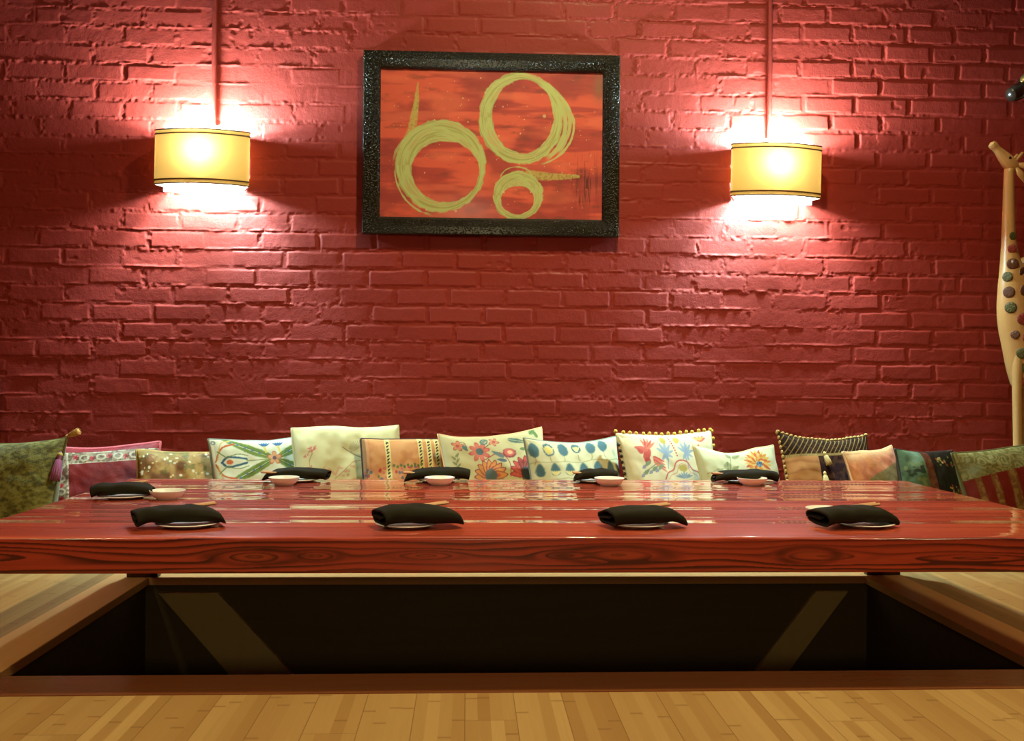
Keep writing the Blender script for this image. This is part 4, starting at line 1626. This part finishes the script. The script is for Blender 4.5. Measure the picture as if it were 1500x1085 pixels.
def napkin_mesh(L, wd, t_, seed, flip):
    """cloth folded over itself into a flat pouch; local x along, y across (folded edge towards -y), z up"""
    rs = np.random.RandomState(seed)
    th = 0.0036
    a = wd / 2
    # centre line of the folded cloth in section
    path = [(-a * .25, .5), (a * .55, .50), (a * .86, .42), (a * .80, .22), (a * .4, .10), (-a * .2, .07), (-a * .75, .09), (-a * .97, .28), (-a * .99, .55),
            (-a * .86, .83), (-a * .45, .97), (0.0, 1.0), (a * .5, .93), (a * .88, .78), (a * 1.0, .6), (a * .98, .40)]
    c = np.array([(y, z * t_) for y, z in smooth_path(path, 4)])
    d = np.gradient(c, axis=0)
    d /= np.linalg.norm(d, axis=1)[:, None]
    nrm = np.stack([-d[:, 1], d[:, 0]], 1)
    loop = np.concatenate([c + nrm * th / 2, (c - nrm * th / 2)[::-1]])
    m = len(loop)
    nl = 36
    P = np.zeros((nl, m, 3))
    for i in range(nl):
        s = i / (nl - 1)
        wv = 1.0 - .12 * abs(2 * s - 1) ** 2.5 * (1.0 if s > .5 else .2)
        tv = .96 + .10 * math.sin(PI * min(1, s * 1.1)) - .16 * s ** 5
        y = loop[:, 0] * wv
        z = loop[:, 1] * tv
        skew = (loop[:, 1] / t_ - .5) * (-.006 if s < .5 else -.012) * (abs(2 * s - 1) ** 3) + loop[:, 0] * (-.12 if s < .5 else -.10) * (abs(2 * s - 1) ** 4)
        x = (s - .5) * L + skew
        sag = .007 * max(0, (abs(2 * s - 1) - .62) / .38) ** 2
        z = z + (vnoise(np.full(m, s * 6.0), loop[:, 0] / wd * 3 + 10, seed) - .5) * .0045 - sag + .0072
        y = y + .008 * math.sin(s * 3.0 + seed) + (vnoise(np.full(m, s * 5.0), loop[:, 1] / t_ * 2, seed + 3) - .5) * .004
        P[i] = np.stack([x, y, z], -1)
    if flip:
        P[:, :, 0] *= -1
    # nothing below the plate rim
    me = grid_mesh('napkin', P if not flip else P[:, ::-1], wrap_u=True)
    bm = bmesh.new()
    bm.from_mesh(me)
    bm.verts.ensure_lookup_table()
    h = m // 2
    for i in (0, nl - 1):
        for k in range(h - 1):
            try:
                bm.faces.new([bm.verts[i * m + k], bm.verts[i * m + k + 1], bm.verts[i * m + m - 2 - k], bm.verts[i * m + m - 1 - k]])
            except ValueError:
                pass
    bpy.data.meshes.remove(me)
    return bm


def setting(x, y, yawp, L, wd, t_, seed, flip, dish, where, sticks=0.055, dx=0.0):
    z = TZ1 + 0.0004
    p = obj('side_plate', plate_mesh(), M_CHINA, angle=60)
    p.location = (x + dx, y + .010, z)
    tag(p, 'small white plate under the black napkin ' + where, 'plate', 'small white plates under the napkins')
    nk = obj('folded_napkin', napkin_mesh(L, wd, t_, seed, flip), M_NAPKIN)
    nk.location = (x, y, z + .0045)
    nk.rotation_euler = (0, 0, math.radians(yawp))
    tag(nk, 'black folded napkin ' + where, 'napkin', 'black folded napkins on the table')
    # chopsticks, joined pair sticking out of one end of the fold
    bm = bmesh.new()
    sg = -1 if flip else 1
    x1 = (L / 2 + .010) if flip else (L / 2 - .066 + sticks)
    for k, (oy, an) in enumerate(((-.026, -.05), (-.016, 0.0)) if flip else ((0.006, .02), (0.018, .055))):
        add_sweep(bm, [(sg * (L / 2 - .10), oy, 0), (sg * x1, oy + an * (.1 + sticks), .007)], [(.0034, .0030), (.0040, .0034)], 8, ref=(0, 0, 1))
    ck = obj('chopsticks', bm, M_STICK, angle=50)
    ck.location = (x, y + (0.012 if not flip else 0.0), z + .0045 + .0072 + t_ * (.50 if flip else .80))
    ck.rotation_euler = (0, 0, math.radians(yawp))
    tag(ck, 'pale wooden chopsticks in the black napkin ' + where, 'chopsticks', 'wooden chopsticks tucked in the napkins')
    if dish:
        dd = obj('sauce_dish', dish_mesh(), M_CHINA, angle=60)
        dd.location = (dish[0], dish[1], z)
        tag(dd, 'small white sauce dish beside the black napkin ' + where, 'dish', 'white sauce dishes')


FRONT = 'nearest the camera'
setting(-0.612, 2.090, 20, 0.172, 0.088, 0.030, 1, False, None, 'at the left end of the front row', dx=.02)
setting(-0.105, 2.085, 17, 0.164, 0.092, 0.034, 2, False, None, 'second from left in the front row', dx=-.022)
setting(0.382, 2.092, 10, 0.162, 0.088, 0.031, 3, False, None, 'third from left in the front row', dx=-.01)
setting(0.848, 2.095, 8, 0.172, 0.085, 0.032, 4, False, (0.835, 2.225), 'at the right end of the front row', dx=.025)
setting(-0.888, 2.560, 6, 0.150, 0.085, 0.026, 5, False, (-0.772, 2.545), 'alone on the table\'s left end', .04)
setting(-0.512, 2.962, 4, 0.185, 0.085, 0.026, 6, True, (-0.535, 2.872), 'before the green leaf cushion', .045)
setting(-0.088, 2.962, 10, 0.195, 0.085, 0.028, 7, True, (-0.080, 2.880), 'before the peach ribbon cushion', .05)
setting(0.396, 2.962, 4, 0.130, 0.085, 0.027, 8, True, (0.425, 2.876), 'before the blue tree cushion', .03)
setting(0.858, 2.962, 3, 0.200, 0.085, 0.026, 9, True, (0.860, 2.890), 'before the orange chrysanthemum cushion', .03)

# ------------------------------------------------------------------ giraffe carvings
M_GOLDWOOD = simple('pale lacquered giraffe wood', (0.52, 0.29, 0.10), 0.33, 0.25, 12, 0.15, 60, 0.002, vec_scale=(1, 1, .2), Specular_IOR_Level=0.6)
M_SPOT_G = simple('green bead mosaic', (0.085, 0.080, 0.022), 0.3, 0.9, 300, 0.9, 260, 0.003)
M_SPOT_R = simple('red bead mosaic', (0.26, 0.035, 0.024), 0.3, 0.7, 260, 0.9, 260, 0.003)
M_SPOT_B = simple('brown bead mosaic', (0.11, 0.040, 0.018), 0.3, 0.8, 260, 0.9, 260, 0.003)
M_MIRROR = simple('small mirror chip', (0.55, 0.45, 0.45), 0.1, 0.1, 30, Metallic=0.6)
M_EYE = simple('dark glass eye', (0.02, 0.01, 0.005), 0.1)


def crack_material():
    t = NT('yellow wood with brown patch lines')
    v = t.coord('Object')
    vo = t.n('ShaderNodeTexVoronoi', i_Vector=v, i_Scale=24.0, feature='DISTANCE_TO_EDGE')
    k = t.math('LESS_THAN', vo.outputs['Distance'], 0.06)
    t.set(Base_Color=t.mix(k, (0.52, 0.31, 0.12), (0.20, 0.07, 0.02)), Roughness=0.4)
    return t.m


def giraffe(name_label, ox, oy, sc, mirror, body_mat, spots):
    t = thing('giraffe_carving', name_label, 'sculpture', (ox, oy, 0))
    sg = -1 if mirror else 1

    def q(x, z, y=0.0):
        return (sg * (x - 1.95) * sc, y * sc, z * sc)
    # trunk and neck in one sweep, top to bottom
    path = [(1.945, 1.372, .0150, .020), (1.944, 1.30, .0170, .022), (1.944, 1.20, .0195, .025), (1.945, 1.12, .0225, .028), (1.952, 1.04, .034, .036), (1.968, .97, .058, .048),
            (1.985, .90, .079, .058), (1.998, .82, .086, .062), (2.006, .74, .078, .060), (2.010, .66, .066, .054), (2.012, .60, .050, .046)]
    sp = smooth_path(path, 6)
    bm = bmesh.new()
    add_sweep(bm, [q(a[0], a[1]) for a in sp], [(a[2] * sc, a[3] * sc) for a in sp], 24)
    obj('body', bm, body_mat, t)
    # head: muzzle up and to the left
    hd = smooth_path([(1.972, 1.372, .016, .018), (1.955, 1.385, .024, .024), (1.938, 1.402, .024, .024), (1.918, 1.424, .019, .019), (1.900, 1.443, .0135, .015), (1.888, 1.455, .0155, .016), (1.880, 1.462, .0135, .014)], 5)
    bm = bmesh.new()
    add_sweep(bm, [q(a[0], a[1]) for a in hd], [(a[2] * sc, a[3] * sc) for a in hd], 20)
    h = obj('head', bm, body_mat, t)
    for (e0, e1, e2) in (((1.968, 1.388, -.012), (1.990, 1.380, -.022), (2.022, 1.372, -.026)), ((1.962, 1.372, -.020), (1.972, 1.348, -.028), (1.985, 1.318, -.030))):
        bm = bmesh.new()
        ea = smooth_path([(*e0, .006), (*e1, .0125), (*e2, .002)], 5)
        add_sweep(bm, [q(a[0], a[1], a[2]) for a in ea], [(a[3] * sc, a[3] * .45 * sc) for a in ea], 12)
        obj('ear', bm, body_mat, h)
    for dy in (-.012, .012):
        bm = bmesh.new()
        add_sweep(bm, [q(1.962, 1.398, dy), q(1.985, 1.428, dy * 1.4)], [.005 * sc, .0062 * sc], 10)
        obj('horn', bm, body_mat, h)
    bm = bmesh.new()
    add_ball(bm, q(1.936, 1.408, -.0215), .0052 * sc)
    obj('eye', bm, M_EYE, h)
    for (xt, xb, yy) in ((1.964, 1.967, -.026), (1.996, 1.998, -.010), (2.045, 2.052, -.026), (2.060, 2.075, .022)):
        bm = bmesh.new()
        lp = smooth_path([(xt + .012, .80, .022, .020), (xt + .004, .70, .020, .021), (xt, .60, .0165, .019), (xb, .40, .0150, .016), (xb, .16, .0140, .015), (xb, .05, .0150, .017), (xb, .007, .019, .022)], 5)
        add_sweep(bm, [q(a[0], a[1], yy) for a in lp], [(a[2] * sc, a[3] * sc) for a in lp], 14)
        obj('leg', bm, body_mat, t)
    for (x, z, r, m, chip) in spots:
        # on the front surface of the trunk
        best = min(sp, key=lambda a: abs(a[1] - z))
        a, b = best[2], best[3]
        s = max(-.93, min(.93, (x - best[0]) / a))
        ny = -math.sqrt(1 - s * s)
        bm = bmesh.new()
        add_ball(bm, (0, 0, 0), r * 1.12, 14, 8, (1, 1, .15))
        nr = Vector((s / a, ny / b, 0)).normalized()
        o = obj('mosaic_spot', bm, m, t)
        o.location = Vector(q(best[0] + s * a, z, ny * b)) + nr * .0005
        o.rotation_euler = nr.to_track_quat('Z', 'Y').to_euler()
        if chip:
            bm = bmesh.new()
            add_ball(bm, (0, r * .35, r * .14), r * .30, 10, 6, (1, 1, .5))
            obj('mirror_chip', bm, M_MIRROR, o)
    return t


SP = [(1.945, 1.130, .013, M_SPOT_G, 0), (1.940, 1.085, .014, M_SPOT_R, 0), (1.940, 1.030, .018, M_SPOT_B, 1), (1.976, 1.000, .017, M_SPOT_B, 0), (1.924, .985, .016, M_SPOT_G, 0),
      (1.926, .930, .018, M_SPOT_B, 0), (1.978, .935, .020, M_SPOT_B, 1), (1.930, .875, .018, M_SPOT_G, 0), (1.995, .875, .018, M_SPOT_G, 1), (1.966, .835, .019, M_SPOT_R, 0),
      (1.945, .780, .014, M_SPOT_B, 0), (1.984, .770, .018, M_SPOT_R, 0), (1.968, .715, .018, M_SPOT_G, 0), (1.968, .665, .017, M_SPOT_G, 0), (1.972, .615, .016, M_SPOT_R, 0), (1.967, .575, .014, M_SPOT_B, 0),
      (2.020, .80, .018, M_SPOT_G, 0), (2.03, .90, .018, M_SPOT_R, 0), (2.04, .70, .017, M_SPOT_B, 0)]
giraffe('pale wooden giraffe carving with round beaded spots at the right edge', 1.932, 3.375, 1.0, False, M_GOLDWOOD, SP)
giraffe('yellow giraffe carving with brown patch lines behind the beaded giraffe', 2.245, 3.50, 1.34, True, crack_material(), [])


def ornament():
    t = thing('wall_ornament', 'dark carved muzzle with a brass cap jutting from the wall above the giraffe', 'carving', (2.078, WY - 0.008, 1.675))
    md = simple('polished black wood', (0.018, 0.012, 0.008), 0.25, 0.2, 20, Specular_IOR_Level=0.6)
    mb = simple('aged brass', (0.45, 0.33, 0.12), 0.3, 0.2, 30, Metallic=0.9)
    bm = bmesh.new()
    pa = smooth_path([(0.10, -0.01, .07, .055), (0.05, -.07, .050, .058), (-.02, -.13, .028, .042), (-.065, -.165, .004, .031), (-.095, -.18, -.012, .030), (-.118, -.185, -.022, .024)], 6)
    add_sweep(bm, [a[:3] for a in pa], [a[3] for a in pa], 20)
    obj('muzzle', bm, md, t)
    bm = bmesh.new()
    add_sweep(bm, [(-.02, -.145, .066), (-.055, -.170, .040), (-.068, -.178, .026)], [.020, .017, .010], 14)
    obj('brass_cap', bm, mb, t)
    bm = bmesh.new()
    add_box(bm, .06, .20, -.012, .004, -.02, .10, .004)
    obj('backplate', bm, md, t, angle=40)


ornament()
